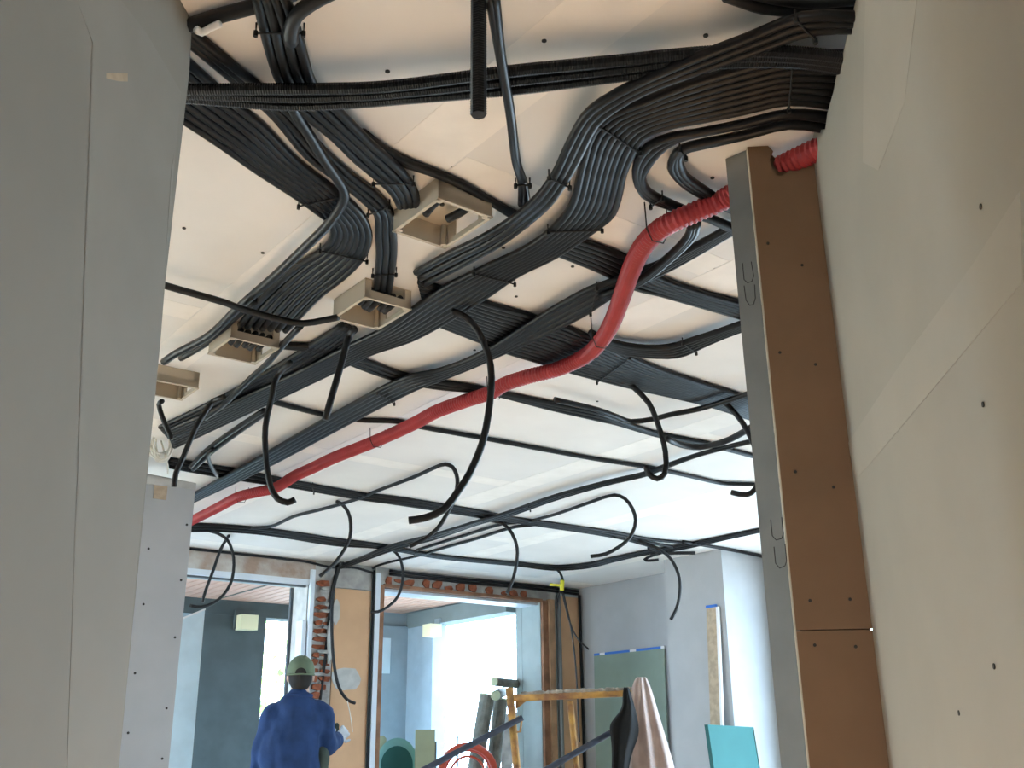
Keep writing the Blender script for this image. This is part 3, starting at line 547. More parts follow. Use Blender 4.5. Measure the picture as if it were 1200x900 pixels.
bundle(([(1.091,4.113,2.517),(0.848,4.367,2.517),(0.711,4.575,2.517),(0.628,4.714,2.517),(0.466,4.873,2.517),(0.217,5.168,2.517),(-0.05,5.58,2.517),(-0.187,5.752,2.517),(-0.489,6.164,2.517),(-0.769,6.48,2.517),(-1.055,6.96,2.517),(-1.268,7.294,2.517)],[(1.095,4.13,2.517),(0.85,4.376,2.517),(0.717,4.596,2.517),(0.634,4.749,2.517),(0.473,4.912,2.517),(0.224,5.236,2.517),(-0.041,5.653,2.517),(-0.181,5.811,2.517),(-0.49,6.281,2.517),(-0.772,6.62,2.517),(-1.059,7.066,2.517),(-1.271,7.384,2.517)]),
       'far run from stud to brick strip', 'near side', n=3, ties=(.5,))
bundle(([(-0.642,6.774,2.538),(-0.531,6.616,2.538),(-0.291,6.276,2.538),(-0.074,5.969,2.538),(0.052,5.901,2.538)],[(-0.632,6.975,2.538),(-0.503,6.768,2.538),(-0.235,6.406,2.538),(0.007,6.053,2.538),(0.144,5.985,2.538)]),
       'short pair below the far run', 'near side', n=2)
bundle(([(-1.559,4.449,2.538),(-1.442,4.557,2.538),(-1.3,4.666,2.538),(-1.087,4.891,2.538),(-0.8,5.155,2.538),(-0.592,5.28,2.538),(-0.158,5.639,2.538),(-0.008,5.796,2.538),(0.167,5.923,2.538),(0.624,6.248,2.538),(0.858,6.473,2.538),(1.093,6.61,2.538)],[(-1.597,4.582,2.538),(-1.482,4.696,2.538),(-1.321,4.84,2.538),(-1.102,5.003,2.538),(-0.815,5.259,2.538),(-0.606,5.41,2.538),(-0.186,5.751,2.538),(-0.008,5.887,2.538),(0.17,6.019,2.538),(0.636,6.389,2.538),(0.863,6.67,2.538),(1.042,6.921,2.538)]),
       'long run from stub wall to pillar', 'near side', n=3, ties=(.3,))
single([(1.097,6.58,2.537),(1.303,6.741,2.537),(1.495,6.908,2.537),(1.678,7.082,2.537),(1.742,7.154,2.537)], 'short dark conduit ending bluntly above the white lit pillar face', r=.012)
bundle(([(-1.937,5.866,2.538),(-1.715,5.926,2.538),(-1.454,6.069,2.538),(-1.146,6.363,2.538),(-0.875,6.578,2.538),(-0.482,7.021,2.538),(0.018,7.326,2.538),(0.299,7.489,2.538),(0.52,7.415,2.538),(0.711,7.146,2.538),(0.869,6.949,2.538),(1.117,6.695,2.538),(1.345,6.417,2.538),(1.597,6.089,2.538)],[(-1.999,6.066,2.538),(-1.756,6.078,2.538),(-1.517,6.191,2.538),(-1.149,6.567,2.538),(-0.901,6.673,2.538),(-0.488,7.107,2.538),(0.018,7.425,2.538),(0.304,7.634,2.538),(0.547,7.547,2.538),(0.734,7.259,2.538),(0.894,7.034,2.538),(1.14,6.806,2.538),(1.363,6.488,2.538),(1.611,6.144,2.538)]),
       'farthest run along the window wall', 'near side', n=3, ties=(.35,))
single([(-1.091,7.687,2.537),(-1.005,7.421,2.537),(-0.857,7.212,2.537),(-0.676,7.015,2.537),(-0.558,6.858,2.537)], 'thin conduit linking the farthest run to the brown window corner', r=.009)
bundle(([(-0.946,3.697,2.517),(-1.114,3.932,2.517),(-1.323,4.247,2.517),(-1.472,4.515,2.517)],[(-0.946,3.729,2.517),(-1.114,3.975,2.517),(-1.322,4.294,2.517),(-1.476,4.563,2.517)]),
       'short pair running to the stub wall', 'left', n=2)
single([(-1.378,4.61,2.5),(-1.355,4.428,2.5),(-1.318,4.258,2.5),(-1.27,4.166,2.5)], 'very short bent conduit end hanging above the stub wall', r=.009)
single([(-0.435,1.719,2.512),(-0.434,1.754,2.512),(-0.418,1.852,2.512),(-0.404,1.946,2.512),(-0.388,2.025,2.512),(-0.384,2.071,2.512),(-0.393,2.118,2.512),(-0.446,2.225,2.512),(-0.5,2.309,2.512),(-0.649,2.525,2.512),(-0.793,2.722,2.512),(-0.94,2.935,2.512),(-1.096,3.092,2.512),(-1.154,3.16,2.512)], 'lone blue grey conduit curving over the wide diagonal run', r=.0125)
single([(-0.747,2.731,2.537),(-0.822,2.829,2.537),(-0.974,3.045,2.537),(-1.111,3.195,2.537)], 'second conduit beside the lone curving one near the third box', r=.0105)
single([(-0.608,1.535,2.535),(-0.563,1.515,2.535),(-0.508,1.493,2.535),(-0.453,1.474,2.535),(-0.371,1.44,2.535)], 'black conduit at the extreme top left with a white plaster drip', r=.0135, m='black')
bm = bmesh.new(); drip = [(-0.56,1.506,2.515),(-0.552,1.516,2.515),(-0.534,1.504,2.515),(-0.513,1.493,2.515)]
tube(bm, spline(drip, .02), .007, 6); tag(obj('plaster_drip', bm, M['whitetape'], smooth=True), 'white plaster drip under the black conduit at the extreme top left', 'drip')
single([(-0.393,1.527,2.5),(-0.386,1.495,2.5),(-0.375,1.466,2.5),(-0.357,1.442,2.5),(-0.32,1.412,2.5),(-0.279,1.388,2.5)], 'black conduit curving away beside the flat run at the top', r=.0135, m='black')
single([(-0.955,2.493,2.485),(-0.935,2.515,2.485),(-0.804,2.631,2.485),(-0.777,2.668,2.485),(-0.675,2.757,2.485),(-0.617,2.784,2.485),(-0.507,2.742,2.485)], 'black conduit from the left wall end to the second junction box', r=.0105, m='black')
single([(-0.639,2.851,2.505),(-0.709,2.973,2.505),(-0.804,3.152,2.505),(-0.921,3.341,2.505),(-1.072,3.591,2.505),(-1.188,3.754,2.505)], 'grey conduit running diagonally past the third junction box', r=.0105)
single([(0.377,1.444,2.525),(0.413,1.461,2.525),(0.451,1.477,2.525),(0.521,1.485,2.525),(0.626,1.48,2.525)], 'lower of two black conduits at the extreme top right corner', r=.012, m='black', group='conduits at the extreme top right')
single([(0.388,1.427,2.525),(0.428,1.44,2.525),(0.468,1.453,2.525),(0.53,1.463,2.525),(0.621,1.456,2.525)], 'upper of two black conduits at the extreme top right corner', r=.012, m='black', group='conduits at the extreme top right')

# hanging conduits: along the ceiling, then drooping
HG = 'conduit ends hanging from the ceiling'
def droop(pts, label, r=.0105, rib=0): return single(pts, label, r=r, m='black', group=HG, rib=rib)
droop([(-0.05,1.412,2.536),(-0.05,1.412,2.502),(-0.05,1.412,2.389),(-0.05,1.412,2.264)], 'thick ribbed black conduit stub hanging straight down at the top centre', .0140, .0048)
droop([(-0.171,2.718,2.49),(-0.136,2.757,2.49),(-0.099,2.766,2.45),(-0.069,2.772,2.377),(-0.059,2.775,2.306),(-0.069,2.772,2.189),(-0.086,2.768,2.105),(-0.121,2.76,2.016),(-0.151,2.753,1.966),(-0.19,2.745,1.912),(-0.242,2.733,1.886),(-0.283,2.724,1.878)], 'longest hanging conduit, drooping from the main fan in front of the red pipe')
droop([(-0.732,3.149,2.5),(-0.785,3.237,2.5),(-0.802,3.236,2.457),(-0.805,3.236,2.42),(-0.82,3.235,2.306),(-0.809,3.235,2.189),(-0.789,3.237,2.103),(-0.765,3.238,2.064),(-0.731,3.24,2.05),(-0.707,3.242,2.061)], 'hanging conduit with a hooked end, left of the red pipe')
droop([(-0.478,2.863,2.5),(-0.498,2.91,2.5),(-0.505,2.909,2.477),(-0.526,2.905,2.372),(-0.546,2.902,2.281),(-0.558,2.9,2.222)], 'short straight conduit hanging below the second junction box')
droop([(-1.052,3.517,2.51),(-1.103,3.565,2.51),(-1.116,3.561,2.489),(-1.152,3.55,2.407),(-1.184,3.54,2.292),(-1.203,3.534,2.228),(-1.205,3.534,2.181)], 'conduit hanging in front of the stub wall top')
droop([(-1.29,3.559,2.51),(-1.315,3.598,2.51),(-1.3,3.604,2.465),(-1.275,3.613,2.411),(-1.258,3.619,2.38)], 'very short conduit hanging beside the coiled white wire', .0095)
droop([(0.393,3.458,2.536),(0.428,3.495,2.536),(0.44,3.497,2.526),(0.494,3.504,2.466),(0.526,3.509,2.377),(0.545,3.512,2.282),(0.538,3.51,2.204),(0.509,3.506,2.184),(0.479,3.502,2.202),(0.471,3.501,2.23)], 'looped conduit hanging from the widest run right of centre')
droop([(0.783,3.701,2.536),(0.822,3.733,2.536),(0.838,3.726,2.516),(0.875,3.709,2.452),(0.911,3.693,2.346),(0.918,3.689,2.256),(0.901,3.697,2.193),(0.868,3.712,2.171),(0.817,3.735,2.187)], 'hooked conduit hanging next to the steel stud')
droop([(-1.573,6.002,2.536),(-1.436,5.958,2.536),(-1.238,5.682,2.536),(-1.036,5.494,2.536),(-0.843,5.296,2.536),(-0.679,5.074,2.536),(-0.481,4.819,2.536),(-0.356,4.631,2.536),(-0.313,4.587,2.536),(-0.281,4.595,2.525),(-0.262,4.6,2.49),(-0.257,4.601,2.449),(-0.265,4.599,2.393),(-0.291,4.592,2.327),(-0.347,4.579,2.23),(-0.411,4.563,2.177),(-0.466,4.549,2.148)], 'thin conduit running forward then looping down behind the longest hanging one', .0098)
droop([(0.092,5.886,2.536),(0.126,5.84,2.536),(0.235,5.706,2.536),(0.388,5.453,2.536),(0.531,5.239,2.536),(0.585,5.243,2.518),(0.623,5.246,2.464),(0.637,5.247,2.401),(0.616,5.245,2.333),(0.574,5.242,2.284),(0.474,5.235,2.226),(0.394,5.229,2.213)], 'thin conduit looping down in a D shape right of centre', .0098)
droop([(-1.829,6.065,2.536),(-1.797,6.172,2.536),(-1.754,6.193,2.508),(-1.721,6.209,2.443),(-1.705,6.217,2.355),(-1.715,6.212,2.241),(-1.767,6.187,2.147),(-1.831,6.155,2.103),(-1.884,6.129,2.095),(-1.92,6.112,2.103)], 'left strand of the loop hanging before the left window, sweeping behind the stub', .0098)
droop([(-1.755,6.228,2.536),(-1.819,6.391,2.536),(-1.843,6.379,2.475),(-1.871,6.366,2.35),(-1.903,6.35,2.222),(-1.916,6.344,2.148)], 'short straight strand of the loop hanging before the left window', .0098)
droop([(-0.939,5.332,2.536),(-0.922,5.394,2.536),(-0.892,5.418,2.499),(-0.877,5.429,2.44),(-0.878,5.428,2.361),(-0.904,5.408,2.289),(-0.952,5.371,2.206),(-1.008,5.327,2.142)], 'conduit looping from the ceiling to the brick strip', .0098)
droop([(-1.21,7.161,2.52),(-1.257,7.303,2.52),(-1.279,7.286,2.391),(-1.293,7.275,2.24),(-1.301,7.269,2.064),(-1.309,7.263,1.891),(-1.327,7.249,1.609)], 'left of two long conduits hanging down beside the brick strip', .011)
droop([(-1.179,7.045,2.5),(-1.231,7.22,2.5),(-1.262,7.196,2.348),(-1.266,7.193,2.2),(-1.258,7.199,2.028),(-1.24,7.213,1.858),(-1.202,7.242,1.691),(-1.147,7.285,1.608),(-1.099,7.322,1.587)], 'right of two long conduits hanging beside the brick strip, hooked end', .011)
droop([(-0.166,5.826,2.536),(-0.108,5.877,2.536),(-0.058,5.885,2.522),(-0.009,5.893,2.468),(0.02,5.897,2.384),(0.014,5.896,2.285),(-0.011,5.892,2.186),(-0.041,5.888,2.123)], 'conduit hanging in front of the bricks over the right window')
droop([(-0.825,6.681,2.536),(-0.8,6.807,2.536),(-0.767,6.83,2.5),(-0.743,6.846,2.417),(-0.746,6.844,2.32),(-0.776,6.824,2.228),(-0.836,6.782,2.162),(-0.887,6.747,2.131),(-0.927,6.719,2.128)], 'conduit drooping to the left edge of the right window', .0098)
droop([(0.633,6.351,2.536),(0.783,6.5,2.536),(0.863,6.49,2.506),(0.941,6.481,2.465),(1.001,6.474,2.403),(1.042,6.469,2.289),(1.034,6.47,2.167),(1.008,6.473,2.089),(0.973,6.477,2.032)], 'conduit hanging before the grey wall beside the pillar')
droop([(0.895,6.742,2.53),(1.036,6.941,2.53),(1.132,6.927,2.527),(1.234,6.911,2.523)], 'short level conduit end pointing at the white pillar', .0115)
droop([(0.998,6.883,2.52),(0.939,7.011,2.52),(0.897,7.017,2.498),(0.926,7.013,2.491),(0.995,7.003,2.495)], 'tiny hooked conduit end above the corner of the grey wall', .0098)
droop([(0.237,7.49,2.536),(0.302,7.571,2.536),(0.339,7.57,2.504),(0.357,7.569,2.46),(0.362,7.569,2.422)], 'short conduit dropping into the yellow sleeve', .0098)
Y = [(0.355,7.542,2.443),(0.35,7.542,2.369),(0.359,7.541,2.356),(0.392,7.54,2.196),(0.413,7.539,2.075),(0.436,7.538,1.807),(0.445,7.537,1.319),(0.369,7.541,2.27),(0.414,7.539,2.105),(0.461,7.537,2.014),(0.532,7.533,1.948),(0.334,7.543,2.357),(0.307,7.544,2.247),(0.261,7.546,2.414),(0.342,7.542,2.406)]
bm = bmesh.new(); tube(bm, [Y[0], Y[1]], .016, 10); sl = tag(obj('yellow_sleeve', bm, M['yellow'], smooth=True), 'yellow sleeve around cables at the corner above the tan panel', 'sleeve')
bm = bmesh.new(); tube(bm, [Y[13], Y[14]], .009, 8); obj('side_sleeve', bm, M['yellow'], sl, True)
single([Y[2], Y[3], Y[4], Y[5], Y[6]], 'longer black cable hanging below the yellow sleeve', r=.006, m='black', cat='cable', name='cable')
single([Y[1], Y[7], Y[8], Y[9], Y[10]], 'shorter black cable swinging right below the yellow sleeve', r=.006, m='black', cat='cable', name='cable')
single([Y[0], Y[11], Y[12]], 'stubby black cable hanging left of the yellow sleeve', r=.006, m='black', cat='cable', name='cable')
V = [(-1.073,6.816,1.583),(-1.054,6.819,1.51),(-1.04,6.821,1.443),(-1.033,6.822,1.392)]
single(V, 'thin pull wire between the hooked conduit and the hand of the man', r=.003, m='wire', cat='wire', name='pull_wire')

# red corrugated pipe
bm = bmesh.new()
rp = [(0.75,1.83,2.511),(0.68,1.9,2.511),(0.62,1.965,2.511),(0.56,2.035,2.51),(0.498,2.117,2.504),(0.449,2.14,2.492),(0.391,2.165,2.477),(0.357,2.216,2.477),(0.331,2.301,2.477),(0.316,2.437,2.477),(0.308,2.611,2.477),(0.296,2.795,2.477),(0.278,2.957,2.488),(0.241,3.11,2.499),(0.159,3.228,2.499),(0.059,3.301,2.499),(-0.024,3.378,2.499),(-0.077,3.468,2.499),(-0.174,3.561,2.499),(-0.286,3.68,2.499),(-0.369,3.806,2.499),(-0.467,3.941,2.499),(-0.57,4.072,2.499),(-0.677,4.197,2.499),(-0.791,4.33,2.499),(-0.906,4.486,2.499),(-1.022,4.637,2.499),(-1.165,4.865,2.499),(-1.277,4.95,2.499),(-1.384,5.037,2.499),(-1.56,5.283,2.499),(-1.741,5.531,2.499),(-1.955,5.825,2.499)]
tube(bm, spline(rp, .02), .0265, 16, rib=.0125, ribh=.13)
tag(obj('red_pipe', bm, M['red']), 'long red corrugated pipe snaking across the ceiling through the brown return', 'pipe')
for k, (p, zz) in enumerate(zip([(0.357,2.216,2.477),(0.276,2.93,2.477),(-0.061,3.45,2.499),(-0.561,4.059,2.499),(-1.371,5.037,2.499)], (2.477, 2.485, 2.499, 2.499, 2.499))):
    p = Vector((p[0], p[1], zz)); bm = bmesh.new(); q = Vector((.024, .012, 0)); up = Vector((0, 0, 2.5495-zz))
    tube(bm, [p+q*1.2+up, p+q*1.12, p+q*.6-Vector((0, 0, .029)), p-q*.6-Vector((0, 0, .029)), p-q*1.12, p-q*1.2+up], .0018, 5)
    tag(obj('pipe_strap', bm, M['strap']), f'{ORD[k]} thin strap hanging the red pipe, counted from the stud', 'strap', 'straps of the red pipe')

# junction boxes
def jbox(a0, a1, b0, b1, z, label, sides='n'):
    t = empty('junction_box', W((a0+a1)/2, (b0+b1)/2, z), label, 'junction box', 'beige junction boxes'); k = .004; zt = 2.5499; h = zt-z
    bm = bmesh.new()
    boxab(bm, a0, a1, b0, b1, zt-.002, zt)
    boxab(bm, a1-k, a1, b0, b1, z, zt)
    for q in (b0, b1-k):
        if q == b0: boxab(bm, a0, a1, q, q+k, z, zt)
        else: boxab(bm, a0, a0+.05, q, q+k, z, zt); boxab(bm, a1-.05, a1, q, q+k, z, zt); boxab(bm, a0+.05, a1-.05, q, q+k, z, z+.014)
    boxab(bm, a0, a0+k, b0, b0+.02, z, zt); boxab(bm, a0, a0+k, b1-.02, b1, z, zt); boxab(bm, a0, a0+k, b0, b1, z, z+.024)
    if sides != 'n': boxab(bm, a0, a0+k, b0, b1, z, zt)
    obj('shell', bm, M['box'], t)
    bm = bmesh.new(); g = .007
    for r4 in ((a0-.002, a0+g, b0-.002, b1+.002), (a1-g, a1+.002, b0-.002, b1+.002), (a0, a1, b0-.002, b0+g), (a0, a1, b1-g, b1+.002)): boxab(bm, *r4, z-.003, z+.001)
    obj('rim', bm, M['box'], t)
    for a in (a0+.012, a1-.012):
        for b in (b0+.012, b1-.012): obj('screw_post', rod(W(a, b, z-.002), W(a, b, zt), .0075, 8), M['box'], t)
    obj('fixing_screw', rod(W((a0+a1)/2, (b0+b1)/2, zt-.006), W((a0+a1)/2, (b0+b1)/2, zt-.001), .006, 8), M['screw'], t)
jbox(1.74, 1.94, 1.135, 1.288, 2.493, 'beige open junction box nearest the middle of the ceiling, mostly empty', 'c')
jbox(2.318, 2.505, 1.272, 1.424, 2.493, 'beige open junction box full of dark conduit ends, under the bending run')
jbox(2.822, 3.0, 1.09, 1.25, 2.493, 'beige open junction box where the wide diagonal run ends')
jbox(3.34, 3.50, 1.02, 1.19, 2.493, 'beige junction box partly hidden by the near left wall end', 'c')
for a, b, ang, lab in ((1.80, 1.17, .2, 'dark conduit end lying inside the nearest junction box, left'), (1.79, 1.25, -.4, 'dark conduit end lying inside the nearest junction box, right')):
    p = W(a-.03, b, 2.525); single([p, W(a+.02, b+.01*ang, 2.523), W(a+.06, b+.04*ang, 2.518)], lab, r=.0105, m='black')
for k in range(5):
    single([W(2.33+.0*k, 1.30+.024*k, 2.524), W(2.37, 1.30+.024*k, 2.520), W(2.40+.012*(k % 3), 1.30+.022*k, 2.508-.004*(k % 2))], f'{ORD[k]} dark conduit end from the left inside the second junction box', r=.0098, m='black', group='conduit ends in the second box', name='conduit_end')
for k in range(5):
    single([W(2.83, 1.125+.024*k, 2.526), W(2.87, 1.125+.024*k, 2.522), W(2.91+.01*(k % 2), 1.125+.023*k, 2.508)], f'{ORD[k]} dark conduit end from the left inside the third junction box', r=.0098, m='black', group='conduit ends in the third box', name='conduit_end')

# coil of white wire above the stub wall
cc = [Vector(v) for v in [(-1.502,4.189,2.532),(-1.456,4.205,2.536),(-1.51,4.186,2.615)]]
ex = cc[1]-cc[0]; ez = cc[2]-cc[0]; hc = Vector((cc[0].x, cc[0].y, 0)).normalized()
bm = bmesh.new()
pts = [ex*.2+ez*2.6+cc[0], cc[0]+ez*1.8-ex*.2]
for k in range(5*20):
    t = k/20*2*math.pi; q = k//20
    pts.append(cc[0]+ex*((.78+.22*math.sin(q*1.7))*math.sin(t)+.12*math.cos(q*2.1))+ez*((.85+.15*math.cos(q*2.3))*math.cos(t)-.18*math.sin(q*1.3))+hc*(.018*math.sin(t+q*1.9)+.006*q-.012))
pts += [cc[0]-ez*1.1+ex*.5, cc[0]-ez*1.6+ex*.55]
tube(bm, spline(pts, .012), .0042, 6)
tag(obj('wire_coil', bm, M['wire'], smooth=True), 'coil of white wire hanging above the grey stub wall', 'wire coil')

# ---------------------------------------------------------------- scaffold frame with cloths
H = 5.8
S = [(-0.031,5.807,1.6),(0.007,5.806,1.168),(-0.008,5.806,1.546),(0.641,5.777,1.565),(0.298,5.792,1.525),(0.324,5.791,1.165),(0.706,5.774,1.591),(0.702,5.774,1.162),(-0.454,5.826,1.202),(0.014,5.805,1.431),(0.161,5.799,1.179),(0.54,5.782,1.378),(0.02,5.805,1.51),(-0.009,5.806,1.471)]
S = [Vector(v) for v in S]; hv = Vector((S[4].x, S[4].y, 0)).normalized(); sv = Vector((hv.y, -hv.x, 0))
sc = empty('scaffold_frame', Vector((S[4].x, S[4].y, 0)), 'rusty yellow scaffold frame standing before the right window', 'scaffold')
def down(p, q): d = (q-p); return p+d*(p.z/(-d.z))
PR = .0215
for nm, p, q in (('post', S[0], S[1]), ('post', S[4], S[5]), ('post', S[6], S[7])): obj(nm, rod(p, down(p, q), PR if p is not S[4] else .017, 12), M['scaf'], sc, True)
obj('top_rail', rod(S[2], S[3], .019, 12), M['scaf'], sc, True)
bm = bmesh.new(); tube(bm, spline([S[2]+Vector((0, 0, .017))+hv*.004+sv*.04, (S[2]+S[3])/2+Vector((0, 0, .02)), S[3]+Vector((0, 0, .017))], .012), [.013+random.uniform(-.004, .004) for _ in range(200)][:len(spline([S[2]+Vector((0, 0, .017))+hv*.004+sv*.04, (S[2]+S[3])/2+Vector((0, 0, .02)), S[3]+Vector((0, 0, .017))], .012))], 8)
obj('mortar_crust', bm, M['scafdirt'], sc)
obj('gusset', slab([S[2]+sv*.01, S[2]+sv*.075-Vector((0, 0, .012)), S[2]+sv*.01-Vector((0, 0, .06))], hv, .008), M['scaf'], sc)
obj('lower_rail', rod(S[1]*.25+S[0]*.75-Vector((0, 0, .9)), S[5]-Vector((0, 0, .45)), .017, 10), M['scaf'], sc, True)
bm = bmesh.new(); tube(bm, [S[9]+Vector((0, 0, .02))-hv*.03, S[9]+sv*.022-hv*.03, S[9]-Vector((0, 0, .06))-hv*.03+sv*.012, S[9]-Vector((0, 0, .06))-hv*.03-sv*.008], .006, 6); obj('locking_pin', bm, M['scaf'], sc, True)
for p, q in ((S[9], S[8]), (S[11], S[10])):
    d = (q-p).normalized(); obj('brace', rod(p-hv*.03-d*.03, p-hv*.03+d*(1.9 if p is S[9] else 1.5), .0165, 10), M['brace'], sc, True)
# cloths thrown over the right post
def drape(name, outline, thick, m, label, cat, seedv, folds):
    """closed sheet folded over the post: front and back skins joined at the rim, with hanging folds"""
    pts = [Vector(p) for p in outline]; n = len(pts)//2
    L = pts[:n]; Rr = pts[n:][::-1]; bm = bmesh.new(); cols = 14; F = []; Bk = []
    for i in range(n):
        rf = []; rk = []
        for j in range(cols+1):
            u = j/cols; p = L[i].lerp(Rr[i], u); e = math.sin(math.pi*u)**.5; dz = i/(n-1)
            fo = (.010+.022*dz)*math.sin(u*folds*2*math.pi+seedv+.6*dz)
            rf.append(bm.verts.new(p-hv*(thick*e*(.55+.45*min(1, dz*3))+fo*e)))
            rk.append(bm.verts.new(p+hv*(thick*e*(.55+.45*min(1, dz*3))-fo*e*.4)))
        F.append(rf); Bk.append(rk)
    for i in range(n-1):
        for j in range(cols):
            bm.faces.new((F[i][j], F[i][j+1], F[i+1][j+1], F[i+1][j])); bm.faces.new((Bk[i][j+1], Bk[i][j], Bk[i+1][j], Bk[i+1][j+1]))
        bm.faces.new((F[i][0], F[i+1][0], Bk[i+1][0], Bk[i][0])); bm.faces.new((F[i+1][cols], F[i][cols], Bk[i][cols], Bk[i+1][cols]))
    for j in range(cols): bm.faces.new((F[0][j+1], F[0][j], Bk[0][j], Bk[0][j+1])); bm.faces.new((F[-1][j], F[-1][j+1], Bk[-1][j+1], Bk[-1][j]))
    o = obj(name, bm, m, smooth=True); md = o.modifiers.new('sub', 'SUBSURF'); md.levels = 1; md.render_levels = 2
    return tag(o, label, cat)
drape('beige_cloth', [(0.661,5.756,1.648),(0.631,5.758,1.604),(0.616,5.758,1.485),(0.61,5.758,1.355),(0.593,5.759,1.184),(0.574,5.76,0.976),(0.887,5.766,0.973),(0.842,5.768,1.182),(0.802,5.77,1.345),(0.765,5.772,1.484),(0.739,5.773,1.595),(0.714,5.774,1.649)], .06, M['beigecloth'], 'dusty beige cloth draped over the right end of the scaffold frame', 'cloth', .4, 2.5)
drape('black_cloth', [(0.579,5.66,1.591),(0.568,5.66,1.547),(0.57,5.66,1.482),(0.513,5.663,1.427),(0.489,5.664,1.389),(0.504,5.663,1.321),(0.499,5.663,1.187),(0.485,5.664,1.064),(0.564,5.66,1.063),(0.587,5.659,1.186),(0.609,5.658,1.27),(0.652,5.656,1.345),(0.647,5.657,1.417),(0.633,5.657,1.49),(0.618,5.658,1.547),(0.606,5.659,1.59)], .03, M['blackcloth'], 'black garment hanging on the scaffold in front of the beige cloth', 'garment', 1.3, 1.5)

# ---------------------------------------------------------------- the man
MH = 6.85
P = [Vector(v) for v in [(-1.357,6.714,1.485),(-1.306,6.725,1.485)]]
m0 = Vector((P[0].x, P[0].y, 0)); fw = Vector((m0.x, m0.y, 0)).normalized(); rt = Vector((fw.y, -fw.x, 0))   # he faces away (fw), his right is rt
SH = 0.005217   # metres per pixel at his distance
ZR = 1.485
def mp(x, y, d=0): return m0+rt*((x-350)*SH)+fw*d+Vector((0, 0, ZR-(y-840)*SH))
man = empty('person', m0.copy(), 'man in blue work jacket and olive cap, back turned, reaching to the wall', 'person')
def cap_(bm, p, q, r0, r1, seg=14):
    """tapered limb with round ends"""
    p, q = Vector(p), Vector(q); d = (q-p).normalized(); pts = []; rs = []
    for k in range(5):
        a = math.pi/2*(1-k/4); pts.append(p-d*r0*math.sin(a)); rs.append(max(.0008, r0*math.cos(a)))
    for k in range(5):
        a = math.pi/2*k/4; pts.append(q+d*r1*math.sin(a)); rs.append(max(.0008, r1*math.cos(a)))
    tube(bm, pts, rs, seg)
def ell(bm, c_, rx, ry, rz, M3=None, seg=18):
    r = bmesh.ops.create_uvsphere(bm, u_segments=seg, v_segments=12, radius=1)
    for v in r['verts']:
        q = Vector((v.co.x*rx, v.co.y*ry, v.co.z*rz)); v.co = Vector(c_)+rt*q.x+fw*q.y+Vector((0, 0, q.z))
def fuse(name, bm, m, parent, voxel, smooth=6, label=None):
    """melt overlapping volumes into one continuous surface"""
    o = obj(name, bm, m, parent, True)
    r = o.modifiers.new('r', 'REMESH'); r.mode = 'VOXEL'; r.voxel_size = voxel; r.use_smooth_shade = True
    s = o.modifiers.new('s', 'SMOOTH'); s.iterations = smooth; s.factor = .5
    bpy.context.view_layer.update()
    dg = bpy.context.evaluated_depsgraph_get(); me = bpy.data.meshes.new_from_object(o.evaluated_get(dg)); o.modifiers.clear(); o.data = me
    return o
hd = mp(349.5, 792, .02)          # head centre
neck = mp(350, 812, .0)
shl, shr = mp(322, 836, .0), mp(378, 836, .01)
hipz = .92
ell_, elr = mp(309, 880, .03), mp(383, 873, .10)
wrl, wrr = mp(305, 922, .10), mp(398, 866, .27)
hipl, hipr = m0-rt*.09+Vector((0, 0, hipz)), m0+rt*.09+Vector((0, 0, hipz))
knl, knr = m0-rt*.11+fw*.03+Vector((0, 0, .50)), m0+rt*.12+fw*.05+Vector((0, 0, .50))
anl, anr = m0-rt*.12+Vector((0, 0, .09)), m0+rt*.14+fw*.02+Vector((0, 0, .09))
bm = bmesh.new()
ell(bm, hd, .074, .094, .112); ell(bm, hd+fw*.03-Vector((0, 0, .055)), .056, .062, .06)
ell(bm, hd+fw*.098-Vector((0, 0, .018)), .014, .018, .022)                      # nose
ell(bm, hd+fw*.088-Vector((0, 0, .062)), .024, .012, .009)                      # lips
for s in (-1, 1):
    ell(bm, hd+rt*s*.078-Vector((0, 0, .012)), .010, .020, .032)                # ears
    ell(bm, hd+rt*s*.03+fw*.084+Vector((0, 0, .006)), .014, .010, .009)         # brow and eye ridge
cap_(bm, neck-Vector((0, 0, .05)), hd-Vector((0, 0, .04)), .062, .056)
ell(bm, m0-rt*.02+Vector((0, 0, 1.05)), .105, .085, .16); ell(bm, m0-rt*.02+Vector((0, 0, 1.25)), .11, .09, .16); ell(bm, mp(350, 850), .150, .095, .12)
cap_(bm, shl, shr, .05, .05)
for a, b_, e, r3 in ((shl, ell_, wrl, (.052, .042, .030)), (shr, elr, wrr, (.052, .042, .030))):
    cap_(bm, a, b_, r3[0], r3[1]); cap_(bm, b_, e, r3[1], r3[2])
for h_, k_, a_ in ((hipl, knl, anl), (hipr, knr, anr)):
    cap_(bm, h_, k_, .085, .058); cap_(bm, k_, a_, .056, .038); cap_(bm, a_-Vector((0, 0, .045)), a_+fw*.15-Vector((0, 0, .058)), .04, .03)
cap_(bm, hipl, hipr, .11, .11)
